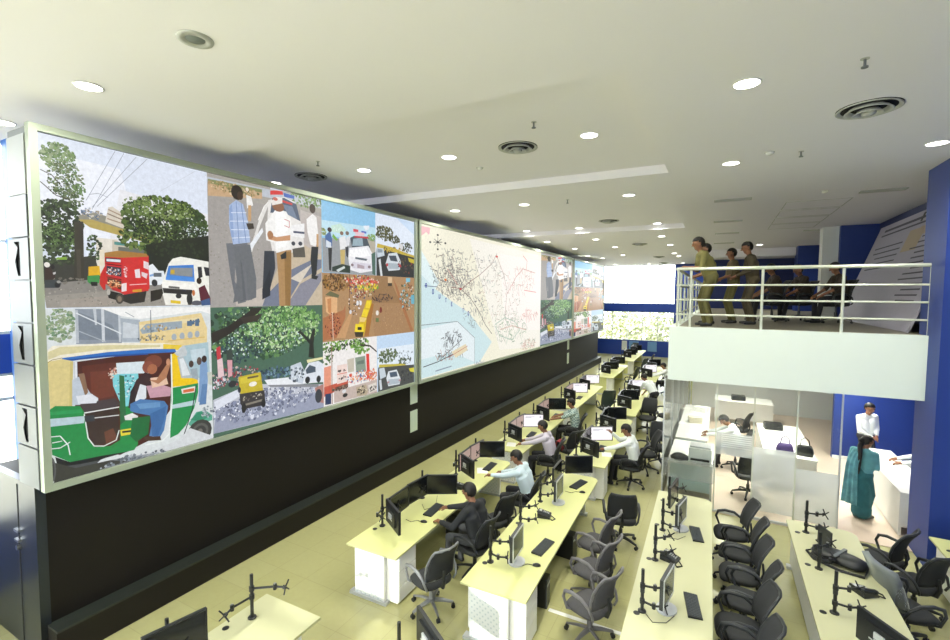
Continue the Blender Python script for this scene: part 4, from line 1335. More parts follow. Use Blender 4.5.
# camera side desks
arm('cross', -4.42, 3.19, 'empty double monitor stand on the desk at the camera side of the aisle', rz=-0.5)
monitor(-4.36, 2.36, 1.09, math.radians(-12), 'dark monitor on the desk at the camera side of the aisle, by the video wall')
arm('plain', -4.50, 2.36, 'monitor pole behind the dark monitor on the camera side desk')
monitor(-2.30, 3.48, 1.09, math.radians(58), 'dark monitor at the aisle end of the camera side desk, second row')
arm('plain', -2.56, 3.36, 'black pole carrying the aisle end monitor on the camera side desk, second row')
phone(3.20, 8.75, 0.5, 'black desk telephone on the desk by the blue column')
phone(-4.12, 7.25, 0.3, 'black desk telephone between the first two workstations of the video wall row')
mouse(-3.98, 5.86, 0.3, 'black mouse by the man in black, video wall row')
def sheet(x, y, rz, w, h, label, z=0.7515):
    s = MB(); s.grid_slab(lambda u, v: (((u-.5)*w, (v-.5)*h, 0.002*math.sin(u*6)), (0, 0, 1)), 4, 2, 0.002)
    o = s.build('paper_sheet', M_white, None, loc=(x, y, z+0.003), rz=rz); return tag(o, label, 'paper', 'loose papers on the desks')
sheet(-4.14, 8.17, 0.5, 0.21, 0.30, 'white paper sheet under the second workstation monitors, video wall row')
sheet(-2.15, 10.35, 0.3, 0.21, 0.30, 'white paper sheet in front of the man in white, second row')
sheet(-4.28, 9.95, 0.3, 0.21, 0.30, 'white paper sheet at the third workstation, video wall row')
def cable(name, label, pts, r=0.004):
    o = MB().tube(pts, r, 5).build(name, M_plast2, None, smooth=True); return tag(o, label, 'cable', 'thin cables lying about')
cable('cable', 'thin cable curling from the first workstation monitors to the keyboard', [(-4.35, 6.35, 0.756), (-4.2, 6.2, 0.756), (-4.1, 6.4, 0.756), (-4.22, 6.6, 0.756), (-4.3, 6.75, 0.756)])
cable('cable', 'thin cable curling round the first pole of the third row', [(-0.66, 5.34, 0.756), (-0.55, 5.2, 0.756), (-0.42, 5.26, 0.756), (-0.35, 5.42, 0.756)])
cable('cable', 'thin cable curling under the third pole of the third row', [(-0.66, 7.34, 0.756), (-0.6, 7.18, 0.756), (-0.45, 7.2, 0.756), (-0.36, 7.35, 0.756)])
cable('cable', 'loop of cable on the floor beside the fourth row', [(0.95, 6.2, 0.006), (0.82, 6.35, 0.006), (0.9, 6.5, 0.006), (0.8, 6.3, 0.006), (0.92, 6.1, 0.006)], 0.006)
o = MB().box((-1.95, 5.86, 0.0), (-0.9, 5.92, 0.006)).build('cable_cover', M_cab); tag(o, 'thin pale cable cover strip across the floor between second and third rows', 'cable cover')
# CPU and dustbin shapes under the second row desk
def tower(x, y, rz, label):
    t = thing('computer_tower', label, 'computer', (x, y, 0), rz, 'computer towers under the desks')
    MB().box((-0.22, -0.09, 0.0), (0.20, 0.09, 0.40)).build('case', M_plast, t); MB().box((0.20, -0.09, 0.0), (0.215, 0.09, 0.40)).build('front_panel', M_plast2, t)
    MB().box((0.215, -0.07, 0.30), (0.218, 0.07, 0.33)).build('drive_bay', M_silbez, t)
tower(-2.2, 5.95, 0.1, 'black computer tower under the second row near the aisle')
tower(-2.2, 7.3, -0.1, 'black computer tower under the second row near the telephone')
tower(-0.4, 7.6, 0.0, 'black computer tower under the third row')
tower(-4.0, 7.0, 0.0, 'black computer tower under the video wall row')

# ================================================================ CHAIRS
def make_chair(fab, frame, highback=False):
    t = thing('office_chair', '', 'chair')
    for k in range(5):
        a = 2*PI*k/5 + 0.3; ca, sa = math.cos(a), math.sin(a)
        l = MB().tube([(0.03*ca, 0.03*sa, 0.135), (0.16*ca, 0.16*sa, 0.12), (0.30*ca, 0.30*sa, 0.085)], [0.032, 0.026, 0.018], 6, 0.7).build('leg', frame, t)
        w = MB().cyl((0.30*ca-0.022*sa, 0.30*sa+0.022*ca, 0.03), (0.30*ca+0.022*sa, 0.30*sa-0.022*ca, 0.03), 0.029, n=10)
        w.cyl((0.30*ca, 0.30*sa, 0.04), (0.30*ca, 0.30*sa, 0.085), 0.01, n=6); w.build('caster', M_plast, l)
    g = MB().cyl((0, 0, 0.11), (0, 0, 0.26), 0.032, n=10); g.cyl((0, 0, 0.26), (0, 0, 0.40), 0.018, n=10); g.build('gas_lift', frame, t)
    MB().box((-0.12, -0.09, 0.385), (0.12, 0.09, 0.415)).build('tilt_mechanism', M_plast, t)
    # cushioned seat: superellipse outline, domed
    m = MB(); n = 24; rings = []
    for z, s in ((0.410, 0.90), (0.425, 0.99), (0.455, 1.0), (0.478, 0.95), (0.488, 0.75), (0.490, 0.4)):
        ring = []
        for i in range(n):
            a = 2*PI*i/n; q = lambda c: math.copysign(abs(c)**0.6, c)
            x = 0.245*q(math.cos(a))*s; y = 0.25*q(math.sin(a))*s
            ring.append((x+0.01, y, z - (0.03*max(0, (x-0.14)/0.1) if x > 0.14 else 0)))
        rings += ring
    fs = [(j*n+i, j*n+(i+1) % n, (j+1)*n+(i+1) % n, (j+1)*n+i) for j in range(5) for i in range(n)] + [tuple(range(n-1, -1, -1)), tuple(range(5*n, 6*n))]
    m.add(rings, fs).build('seat', fab, t, smooth=True)
    # curved mesh back in a bent frame
    h0, h1 = 0.55, (1.12 if highback else 1.00)
    def bk(u, v):
        yy = (u-0.5)*2; wv = 0.235*(1-0.10*v-0.55*max(0, v-0.82)-0.35*max(0, 0.12-v))
        z = h0+(h1-h0)*v; x = -0.225-0.10*v-0.06*(v**2)+0.055*(yy*yy)+0.03*math.sin(PI*v)
        return (x, yy*wv, z), (1, -0.25*yy, 0.18)
    MB().grid_slab(bk, 10, 10, 0.028).build('backrest', fab, t, smooth=True)
    rim = [bk(u, 0)[0] for u in (0.5, 0.75, 1.0)] + [bk(1, v)[0] for v in (.25, .5, .75, 0.9, 1.0)] + [bk(u, 1)[0] for u in (0.8, 0.5, 0.2)] + [bk(0, v)[0] for v in (1.0, 0.9, .75, .5, .25, 0)] + [bk(0.25, 0)[0], bk(0.5, 0)[0]]
    MB().tube(rim, 0.017, 6).build('back_frame', frame, t, smooth=True)
    MB().tube([(-0.10, 0, 0.40), (-0.25, 0, 0.42), (-0.285, 0, 0.52), (-0.27, 0, 0.66)], [0.03, 0.03, 0.026, 0.02], 6, 0.6).build('back_bracket', M_plast, t)
    for s in (1, -1):
        y = 0.275*s
        p = [(0.10, 0.20*s, 0.42), (0.14, y, 0.45), (0.19, y*1.04, 0.58), (0.16, y*1.06, 0.665), (0.06, y*1.06, 0.69), (-0.08, y*1.05, 0.675), (-0.18, y*1.0, 0.60), (-0.22, y*0.92, 0.50), (-0.20, 0.22*s, 0.44)]
        MB().tube(p, [0.016, 0.017, 0.019, 0.022, 0.024, 0.022, 0.018, 0.016, 0.016], 7).build('armrest', frame, t, smooth=True)
    return t
CH = {'dark': (make_chair(M_chair, M_plast2), []), 'grey': (make_chair(M_gchair, mat('grey plastic', '6f6d6f', 0.45)), []), 'alloy': (make_chair(M_chair, mat('grey alloy plastic', '85878a', 0.35, 0.3)), []), 'high': (make_chair(mat('dark teal leatherette', '2c3a3a', 0.4), M_plast2, True), [])}
CHN = [0]
def chair(x, y, deg, label, kind='dark', z=0.0, group='black mesh office chairs along the desk rows'):
    return place(CH[kind][0], CH[kind][1], (x, y, z), math.radians(deg), label, group)
# video wall row
chair(-3.37, 5.14, 160, 'empty black mesh chair with a grey alloy base, aisle end of video wall row', 'alloy')
chair(-3.22, 6.12, 172, 'black mesh chair under the man in the black shirt')
chair(-3.28, 7.02, 160, 'empty black mesh chair between the man in black and the man in light blue')
chair(-3.14, 7.95, 185, 'black mesh chair under the man in the light blue shirt')
chair(-3.42, 10.10, 188, 'black mesh chair under the man in the lavender shirt')
chair(-3.25, 11.15, 150, 'black mesh chair with a red cloth beside the man in lavender')
chair(-3.55, 12.55, 190, 'black mesh chair under the man in the checked shirt')
chair(-3.35, 15.9, 120, 'dark teal high back chair seen from behind, fifth workstation of the video wall row', 'high')
chair(-3.45, 21.4, 170, 'dark teal high back chair at the seventh workstation of the video wall row', 'high')
chair(-3.5, 24.6, 150, 'dark teal high back chair between the last two desk modules of the video wall row', 'high')
chair(-3.55, 27.2, 190, 'black mesh chair at the ninth workstation of the video wall row')
chair(-5.05, 31.8, 250, 'dark teal high back chair at the window end of the video wall row', 'high')
# second row
chair(-1.33, 5.62, 158, 'grey mesh chair at the aisle end of the second row', 'grey')
chair(-1.48, 6.38, 165, 'grey mesh chair, next after the aisle end chair of the second row', 'grey')
chair(-1.62, 7.10, 168, 'grey mesh chair in front of the telephone of the second row', 'grey')
chair(-1.42, 8.12, 105, 'black mesh chair turned away at the window end of the first module, second row')
chair(-1.68, 10.72, 180, 'black mesh chair under the man in the white shirt, second row')
chair(-1.52, 11.75, 200, 'black mesh chair beside the man in the white shirt, second row')
chair(-1.28, 12.45, 275, 'black mesh chair facing the aisle, seat forward, second row')
chair(-1.95, 15.3, 262, 'black mesh chair pushed back behind the man leaning over the desk')
chair(-1.42, 15.9, 230, 'black mesh chair beside the glass room, behind the leaning man')
chair(-1.5, 19.0, 200, 'black mesh chair in the aisle beyond the leaning man')
chair(-2.0, 21.3, 185, 'black mesh chair at the seventh workstation of the second row')
chair(-2.1, 23.2, 175, 'black mesh chair at the eighth workstation of the second row')
# third row
for k, (x, y, a) in enumerate(((0.26, 8.46, 188), (0.33, 7.86, 176), (0.34, 7.24, 183), (0.38, 6.63, 172), (0.30, 6.02, 186), (0.28, 5.40, 180))):
    chair(x, y, a, 'black mesh chair of the third row, %s counting from the glass room' % ORD[k])
# fourth row
chair(2.20, 8.68, 145, 'black mesh chair at the end of the fourth row, near the woman in the sari')
chair(2.42, 8.14, 130, 'black mesh chair of the fourth row in front of the blue column')
w_ = chair(2.15, 7.38, 20, 'office chair with plastic wrap still over its back, fourth row')
def wf(u, v):
    yy = (u-0.5)*2; z = 0.56+0.47*v; return (-0.245-0.10*v-0.06*v*v+0.055*yy*yy, yy*0.255, z), (1, -0.2*yy, 0.18)
MB().grid_slab(wf, 8, 8, 0.075).build('plastic_wrap', M_wrap, w_, smooth=True)

# ================================================================ BALCONY
ZB = 3.67; XB0, XB1 = -0.92, 3.02; YB0 = 10.08; YBE = 26.0
bs = MB().box((XB0, YB0, 2.60), (XR, YB0+0.16, ZB)); bo = struct('balcony_parapet', bs, M_para)
bs = MB().box((XB0, YB0+0.16, 2.60), (XB0+0.16, YBE, ZB)); struct('balcony_parapet', bs, M_para)
bs = MB().box((XB0+0.16, YB0+0.16, 3.40), (XR, YBE, ZB-0.004)); struct('balcony_floor', bs, M_bfloor)
struct('ceiling', MB().box((XB0+0.16, YB0+0.16, 2.62), (XR, 20.0, 2.70)), M_ceil)
M_post = M_rail
rail = thing('balcony_railing', 'pale steel railing with four bars along the balcony edge', 'railing', (0, 0, ZB))
xs_posts = [-0.72, -0.52, 0.68, 1.84, 2.98]
for x in (-0.78, -0.55, 0.66, 1.86, 3.0):
    MB().cyl((x, YB0+0.08, 0.0), (x, YB0+0.08, 1.14), 0.024, n=10).build('post', M_rail, rail)
for y in (11.2, 12.4, 13.6, 14.8, 16.0, 18.0, 20.0, 22.0, 24.0):
    MB().cyl((-0.80, y, 0.0), (-0.80, y, 1.14), 0.024, n=10).build('post', M_rail, rail)
for z, r in ((1.15, 0.032), (0.83, 0.018), (0.54, 0.018), (0.25, 0.018)):
    MB().tube([(-0.80, YB0+0.08, z), (3.0, YB0+0.08, z)], r, 8).build('rail_bar', M_rail, rail)
    MB().tube([(-0.80, YB0+0.08, z), (-0.80, YBE, z)], r, 8).build('rail_bar', M_rail, rail)

# big blue column between balcony and floor, and piers of the side wall upstairs
struct('column', MB().box((2.98, 9.62, 0.0), (XR, 10.5, ZC)), M_navy)
M_bpier = mat('bright blue pier', '1b3782', 0.5)
struct('wall_balcony', MB().box((3.95, 10.5, ZB), (XR, 26.0, ZC)), M_dblue)
struct('wall_balcony', MB().box((-0.75, 25.9, ZB), (XR, 26.2, ZC-0.35)), M_dblue)
struct('column', MB().box((2.66, 17.6, ZB), (3.06, 18.1, ZC)), M_wall)
struct('column', MB().box((3.06, 17.4, ZB), (3.95, 18.3, ZC)), M_bpier)
struct('column', MB().box((2.75, 23.6, ZB), (3.95, 24.6, ZC)), M_bpier)
struct('trim_2', MB().box((-0.75, 24.2, 6.05), (XR, 26.0, ZC)), M_ceil)

# big printed board leaning against the upstairs wall
bd = thing('leaning_board', 'large white printed board leaning against the upstairs blue wall', 'board', (2.9, 13.6, ZB))
Lb, Hb = 5.6, 2.62; tilt = math.atan2(0.85, 2.45)
xf = Matrix.Rotation(tilt, 4, 'Y')
MB().box((0, -Lb/2, 0), (0.03, Lb/2, Hb), xf).build('panel', mat('grey white board', 'a9a6b6', 0.6), bd)
tx = MB(); rr = random.Random(11)
def strip(y0, y1, z0, z1): tx.box((-0.004, y0, z0), (-0.0005, y1, z1), xf)
strip(-2.3, 2.3, 2.30, 2.34); strip(-1.0, 2.2, 2.42, 2.48)
for k in range(13): strip(-2.35, -1.0+rr.uniform(-0.4, 0.5), 1.95-k*0.115, 1.98-k*0.115)
for k in range(5): strip(0.2, 2.2+rr.uniform(-0.3, 0.2), 1.95-k*0.14, 1.98-k*0.14)
tx.build('printed_lines', mat('print ink', '4c4a58', 0.7), bd)
tx = MB(); tx.box((-0.003, -2.3, 2.02), (-0.0004, -0.6, 2.22), xf); tx.box((-0.003, -0.9, 1.7), (-0.0004, 0.0, 2.2), xf); tx.build('tan_table', mat('tan print', 'b5a58c', 0.7), bd)
tx = MB(); tx.box((-0.006, -0.45, 2.36), (-0.0006, -0.35, 2.56), xf); tx.build('dark_clip', M_ledge, bd)

# ================================================================ GLASS ROOM UNDER THE BALCONY
gp = thing('glass_partition', 'glass partition with frosted lower panes under the balcony', 'glass wall', (0, 0, 0))
YG = 10.22; gx = [-0.98, -0.02, 0.62, 1.30, 1.95]
for i in range(4):
    MB().box((gx[i]+0.012, YG, 0.05), (gx[i+1]-0.012, YG+0.012, 2.6)).build('pane', M_glass, gp)
for i, x in enumerate(gx):
    MB().box((x-0.012, YG-0.01, 0.012), (x+0.012, YG+0.022, 2.6)).build('mullion', M_silbez if i in (0, 4) else M_rail, gp)
MB().box((gx[0], YG-0.02, 0.012), (gx[-1], YG+0.03, 0.05)).build('floor_channel', M_silbez, gp)
for i, (mm, z0, z1) in enumerate(((M_frost2, 0.55, 0.95), (M_frost2, 1.18, 1.62), (M_frost, 0.20, 1.42), (M_frost, 0.16, 1.12))):
    MB().box((gx[i]+0.013, YG-0.003, z0), (gx[i+1]-0.013, YG-0.001, z1)).build('frosted_film', mm, gp)
st = MB()
for k in range(7): st.box((gx[1]+0.1, YG-0.004, 1.34+k*0.04), (gx[2]-0.02, YG-0.0015, 1.355+k*0.04))
st.build('film_stripes', M_frost, gp)
# side of the glass room towards the desk rows
gs = thing('glass_side_partition', 'clear glass side wall of the room under the balcony, with slim posts', 'glass wall', (0, 0, 0))
for k in range(5):
    y0 = YG+0.02+k*1.9
    MB().box((-0.985, y0+0.02, 0.05), (-0.973, y0+1.88, 2.6)).build('pane', M_glass, gs)
    MB().box((-0.995, y0+1.87, 0.012), (-0.963, y0+1.91, 2.6)).build('post', M_silbez, gs)
    for z in (0.55, 1.1, 1.65, 2.2): MB().box((-1.01, y0+0.05, z), (-0.99, y0+0.09, z+0.05)).build('glass_clamp', M_chrome, gs)

# walls behind: blue wall at the right, pale walls at the left
struct('wall_glass_room', MB().box((2.72, 15.2, 0.012), (XR, 15.4, 2.62)), M_navy)
struct('wall_glass_room', MB().box((-0.9, 19.8, 0.012), (XR, 20.0, 2.62)), M_wall)
struct('baseboard_back', MB().box((2.72, 15.17, 0.012), (XR, 15.2, 0.1)), M_wall)

def plain_desk(name, label, x0, y0, x1, y1, h, front=None, group=None):
    t = thing(name, label, 'desk', ((x0+x1)/2, (y0+y1)/2, 0.012), 0, group); w, d = (x1-x0)/2, (y1-y0)/2
    MB().box((-w, -d, h-0.035), (w, d, h)).build('tabletop', M_cab, t)
    for sx in (-1, 1): MB().box((sx*(w-0.03)-0.02, -d+0.04, 0), (sx*(w-0.03)+0.02, d-0.04, h-0.035)).build('side_panel', M_cab, t)
    MB().box((-w+0.05, -d+0.05, 0.15), (w-0.05, -d+0.07, h-0.035)).build('front_panel', front or M_cab, t)
    return t
M_lblue = mat('pale blue steel', 'b9d0d2', 0.5)
plain_desk('office_desk', 'white desk with a pale blue front just behind the glass', -0.92, 10.62, -0.05, 12.3, 0.75, M_lblue)
plain_desk('office_desk', 'white desk along the glass side wall, strewn with papers', -0.92, 12.5, -0.2, 16.4, 0.75, M_lblue)
plain_desk('office_desk', 'long white desk with bags on it in the glass room', 0.95, 12.0, 1.92, 14.9, 0.78)
plain_desk('office_desk', 'white counter beside the woman in the sari', 2.93, 10.75, 3.50, 13.6, 0.80)
plain_desk('office_desk', 'low white desk at the back of the glass room', -0.1, 17.6, 1.6, 18.6, 0.75)
bx = thing('printer', 'white box printer on the desk just behind the glass', 'printer', (-0.30, 10.95, 0.762))
MB().box((-0.22, -0.2, 0), (0.22, 0.2, 0.30)).build('body', M_cab, bx); MB().box((-0.18, -0.24, 0.05), (0.18, -0.2, 0.09)).build('tray', M_plast, bx); MB().box((-0.2, -0.15, 0.30), (0.2, 0.18, 0.33)).build('lid', M_silbez, bx)
helm = thing('crumpled_cloth', 'dark crumpled cloth bundle on the desk behind the glass', 'cloth', (-0.70, 10.80, 0.762))
hm = MB(); n = 16
ring = []
for j, (z, s) in enumerate(((0.0, 0.85), (0.04, 1.0), (0.09, 0.85), (0.13, 0.5), (0.145, 0.1))):
    for i in range(n):
        a = 2*PI*i/n; k = s*(1+0.12*math.sin(3*a+j)); ring.append((0.2*k*math.cos(a), 0.11*k*math.sin(a), z))
hm.add(ring, [(j*n+i, j*n+(i+1) % n, (j+1)*n+(i+1) % n, (j+1)*n+i) for j in range(4) for i in range(n)]+[tuple(range(n-1, -1, -1)), tuple(range(4*n, 5*n))]).build('bundle', M_plast2, helm, smooth=True)
def handbag(x, y, z, rz, mcol, label):
    t = thing('handbag', label, 'bag', (x, y, z), rz, 'bags on the long white desk')
    m = MB(); n = 16; ring = []
    for zz, s, w in ((0, .9, 1), (0.08, 1.0, 1), (0.17, .9, .7), (0.23, .7, .3)):
        for i in range(n):
            a = 2*PI*i/n; q = lambda c: math.copysign(abs(c)**0.6, c); ring.append((0.17*s*q(math.cos(a)), 0.08*w*q(math.sin(a)), zz))
    m.add(ring, [(j*n+i, j*n+(i+1) % n, (j+1)*n+(i+1) % n, (j+1)*n+i) for j in range(3) for i in range(n)]+[tuple(range(n-1, -1, -1)), tuple(range(3*n, 4*n))]).build('body', mcol, t, smooth=True)
    MB().tube([(-0.09, 0, 0.2), (-0.07, 0, 0.34), (0, 0, 0.40), (0.07, 0, 0.34), (0.09, 0, 0.2)], 0.01, 6).build('handle', mcol, t)
handbag(1.35, 12.25, 0.792, 0.1, mat('purple bag', '4a3a6e', 0.7), 'purple handbag on the long desk in the glass room')
handbag(1.72, 12.30, 0.792, -0.1, M_plast, 'black handbag beside the purple one')
rr = random.Random(5)
for k in range(9):
    sheet(-0.72+rr.uniform(-0.12, 0.3), 12.8+k*0.38, rr.uniform(-0.6, 0.6), 0.22, 0.30, 'white paper sheet among those strewn along the glass side desk', z=0.764)
M_cream = mat('cream files', 'd9d2bd', 0.7)
def filebox(x, y, z, s, rz, m, label):
    t = thing('file_stack', label, 'files', (x, y, z), rz)
    for k in range(4): MB().box((-s/2+0.01*(k % 2), -s*0.36, k*0.04), (s/2, s*0.36+0.01*(k % 3), k*0.04+0.036)).build('file', m, t)
filebox(-0.55, 14.2, 0.764, 0.34, 0.2, M_cream, 'cream file stack on the glass side desk')
filebox(-0.45, 15.6, 0.764, 0.34, -0.3, M_white, 'white file stack on the glass side desk')
filebox(0.6, 18.0, 0.764, 0.4, 0.1, M_plast2, 'dark file stack on the back desk of the glass room')
filebox(1.3, 14.4, 0.794, 0.4, 0.1, M_plast, 'black file stack at the end of the long desk')
chair(0.62, 11.35, 100, 'dark chair with its back to the glass partition', z=0.012, group='chairs in the glass room')
chair(0.42, 13.0, 178, 'dark chair under the man in white in the glass room', z=0.012, group='chairs in the glass room')
chair(0.55, 15.2, 160, 'dark chair further back in the glass room, past the man in white', z=0.012, group='chairs in the glass room')

# ================================================================ CEILING FIXTURES
def make_downlight():
    t = thing('downlight', '', 'ceiling light')
    MB().lathe([(0.11, 0.0), (0.13, -0.003), (0.132, -0.012), (0.118, -0.012), (0.11, 0.0)], 24).build('trim_ring', M_cab, t, smooth=True)
    MB().lathe([(0.0, -0.014), (0.07, -0.014), (0.117, -0.008), (0.117, 0.0), (0.0, 0.0)], 24).build('lens', M_lens, t, smooth=True)
    ld = bpy.data.lights.new('lamp', 'AREA'); ld.shape = 'DISK'; ld.size = 0.16; ld.energy = LAMP_W; ld.color = LAMP_COL; ld.spread = math.radians(150)
    l = bpy.data.objects.new('lamp', ld); C.objects.link(l); l.parent = t; l.location = (0, 0, -0.03)
    return t
DL = (make_downlight(), [])
def downlight(x, y, z, label): return place(DL[0], DL[1], (x, y, z), 0, label, 'round recessed downlights in the ceiling')
for n, (x, y) in enumerate(((-5.81, 2.46), (-8.01, 2.47), (0.15, 5.43), (0.06, 8.53), (2.53, 8.67), (-6.04, 10.28), (-4.17, 10.29), (-1.80, 10.28))):
    downlight(x, y, ZC, ['lit downlight between the grey unlit fitting and the near end of the video wall', 'lit downlight beside the left window', 'lit downlight above the third desk row near the camera', 'lit downlight above the third row, in front of the balcony', 'lit downlight in front of the big blue column', 'lit downlight on the ceiling beam, nearest the video wall', 'lit downlight on the ceiling beam above the first aisle', 'lit downlight on the ceiling beam between the two recessed trays'][n])
for n, (x, y) in enumerate(((-1.73, 6.67), (-4.05, 6.69), (-5.87, 6.69), (-8.2, 6.64))):
    downlight(x, y, 6.55, 'lit downlight in the near recessed ceiling tray, %s from its step' % ORD[n])
for n, (x, y) in enumerate(((-1.87, 15.7), (-4.35, 15.7), (-6.24, 15.65), (-8.3, 14.0))):
    downlight(x, y, 6.55, 'lit downlight in the farther recessed ceiling tray, %s from its step' % ORD[n])
FARL = [(17.9, (-6.24, -4.31, -1.97)), (21.1, (-6.03, -4.23, -1.98)), (25.4, (-6.52, -4.67, -2.19)), (27.2, (-6.13, -2.11)), (33.2, (-6.6, -4.4, -2.32))]
for k, (y, xs) in enumerate(FARL):
    for q, x in enumerate(xs):
        downlight(x, y, ZC, 'lit downlight %s from the video wall in the %s lamp row beyond the trays' % (ORD[q], ORD[k]))
# lamps above the balcony and below it
for n, (x, y) in enumerate(((1.3, 22.5), (0.6, 30.0))): downlight(x, y, ZC, 'lit downlight above the %s part of the balcony side' % ('rear', 'farthest')[n])
for n, (x, y) in enumerate(((0.3, 11.8), (0.3, 14.6), (1.5, 12.8), (3.0, 12.2), (2.9, 14.4), (0.6, 17.5))):
    downlight(x, y, 2.615, 'downlight under the balcony slab, %s counting inwards from the glass partition' % ORD[n])
for n, (x, y) in enumerate(((3.4, 6.0), (-1.9, 2.43), (-1.9, -1.2), (-5.8, -1.2))):  # fittings out of view, added to brighten the right aisle and near hall
    downlight(x, y, ZC, 'added unseen downlight on the camera side of the hall, %s of that group' % (ORD+['eighth'])[n])
t = thing('unlit_downlight', 'grey unlit round fitting in the ceiling', 'ceiling light', (-3.94, 2.43, ZC))
MB().lathe([(0.0, -0.004), (0.08, -0.004), (0.09, -0.018), (0.135, -0.014), (0.14, -0.002), (0.14, 0.0)], 24).build('trim_ring', M_vent, t, smooth=True)
MB().lathe([(0.0, -0.012), (0.07, -0.010), (0.075, -0.004)], 20).build('dark_lens', mat('grey lens', '7d8683', 0.3), t, smooth=True)

def make_vent():
    t = thing('round_air_vent', '', 'air vent')
    for k, (r, z) in enumerate(((0.29, -0.01), (0.21, -0.035), (0.13, -0.06))):
        MB().lathe([(r-0.05, z+0.035), (r-0.035, z+0.005), (r, z-0.01), (r+0.012, z-0.006), (r-0.02, z+0.02), (r-0.03, z+0.035)], 32).build('ring_vane', M_vent, t, smooth=True)
    MB().lathe([(0.0, -0.085), (0.05, -0.08), (0.07, -0.05), (0.0, -0.03)], 20).build('centre_cone', M_vent, t, smooth=True)
    MB().lathe([(0.0, -0.003), (0.30, -0.003), (0.30, 0.0)], 32).build('dark_throat', M_dark, t)
    return t
VN = (make_vent(), [])
for x, y, z, l in ((1.38, 6.75, ZC, 'large round air vent in the ceiling above the fourth row'), (-2.84, 6.72, 6.55, 'round air vent in the near ceiling tray, above the second row'),
                   (-7.1, 6.58, 6.55, 'dark round air vent in the near ceiling tray, behind the top of the video wall'), (-3.12, 14.55, 6.55, 'round air vent in the farther ceiling tray'),
                   (-3.07, 20.27, ZC, 'round air vent in the flat ceiling just beyond the farther tray'), (-3.13, 27.37, ZC, 'round air vent in the flat ceiling, between the last two vents'), (-3.4, 32.5, ZC, 'round air vent closest to the far windows')):
    place(VN[0], VN[1], (x, y, z), 0, l, 'round ceiling air vents')
def make_grille():
    t = thing('slot_grille', '', 'air vent')
    f = MB()
    for lo, hi in (((-0.36, -0.11), (0.36, -0.085)), ((-0.36, 0.085), (0.36, 0.11)), ((-0.36, -0.085), (-0.335, 0.085)), ((0.335, -0.085), (0.36, 0.085))): f.box((lo[0], lo[1], -0.02), (hi[0], hi[1], 0))
    f.build('frame', M_vent, t)
    MB().box((-0.335, -0.085, -0.003), (0.335, 0.085, 0)).build('dark_throat', M_dark, t)
    for k in range(4): MB().box((-0.335, -0.07+k*0.04, -0.018), (0.335, -0.062+k*0.04, -0.003)).build('slat', M_vent, t)
    return t
GR = (make_grille(), [])
for k, (x, y, r) in enumerate(((0.14, 11.75, 0), (0.08, 15.05, 0), (0.08, 17.9, 0), (0.0, 21.2, 0), (2.74, 11.98, 0), (2.6, 18.2, 0))):
    place(GR[0], GR[1], (x, y, ZC), r, ('slot air grille above the balcony rail, %s from the balcony front' % ORD[k]) if k < 4 else ('slot air grille above the leaning board', 'slot air grille above the white upstairs pillar')[k-4], 'slot air grilles over the balcony')
def make_sprinkler():
    t = thing('sprinkler', '', 'sprinkler')
    MB().lathe([(0.0, -0.005), (0.035, -0.005), (0.035, 0.0)], 14).build('escutcheon', M_vent, t); s = MB().cyl((0, 0, -0.07), (0, 0, -0.004), 0.011, n=8); s.cyl((0, 0, -0.08), (0, 0, -0.07), 0.028, n=10); s.build('head', M_panel, t)
    return t
SP = (make_sprinkler(), [])
for x, y, z, l in ((1.05, 5.35, ZC, 'ceiling sprinkler between the third row and the big round vent'), (-2.25, 5.85, 6.55, 'ceiling sprinkler in the near tray, above the second row'), (-6.2, 5.9, 6.55, 'ceiling sprinkler in the near tray, close to the video wall'), (-3.1, 10.2, ZC, 'ceiling sprinkler on the beam between the trays'), (0.95, 8.3, ZC, 'ceiling sprinkler above the gap between third and fourth rows')):
    place(SP[0], SP[1], (x, y, z), 0, l, 'ceiling sprinklers')
def make_detector():
    t = thing('smoke_detector', '', 'smoke detector')
    MB().lathe([(0.0, -0.04), (0.035, -0.038), (0.05, -0.02), (0.055, 0.0)], 18).build('dome', M_cab, t, smooth=True); MB().lathe([(0.055, -0.008), (0.065, -0.006), (0.065, 0.0)], 18).build('ring', M_vent, t)
    return t
DT = (make_detector(), [])
for x, y, z, l in ((-3.9, 7.5, 6.55, 'smoke detector in the near ceiling tray'), (0.55, 8.15, ZC, 'smoke detector above the third row chairs'), (1.75, 11.6, ZC, 'smoke detector above the balcony front')):
    place(DT[0], DT[1], (x, y, z), 0, l, 'smoke detectors')
# flush hatches in the ceiling over the balcony
for k in range(4):
    h = MB()
    x0, y0, x1, y1 = 1.2+0.0*k, 12.6+k*1.25, 2.4, 13.7+k*1.25
    for lo, hi in (((x0, y0), (x1, y0+0.025)), ((x0, y1-0.025), (x1, y1)), ((x0, y0), (x0+0.02, y1)), ((x1-0.02, y0), (x1, y1))): h.box((lo[0], lo[1], ZC-0.006), (hi[0], hi[1], ZC+0.001))
    o = h.build('ceiling_hatch', M_vent); tag(o, 'flush ceiling hatch outline above the balcony', 'hatch', 'ceiling hatches')

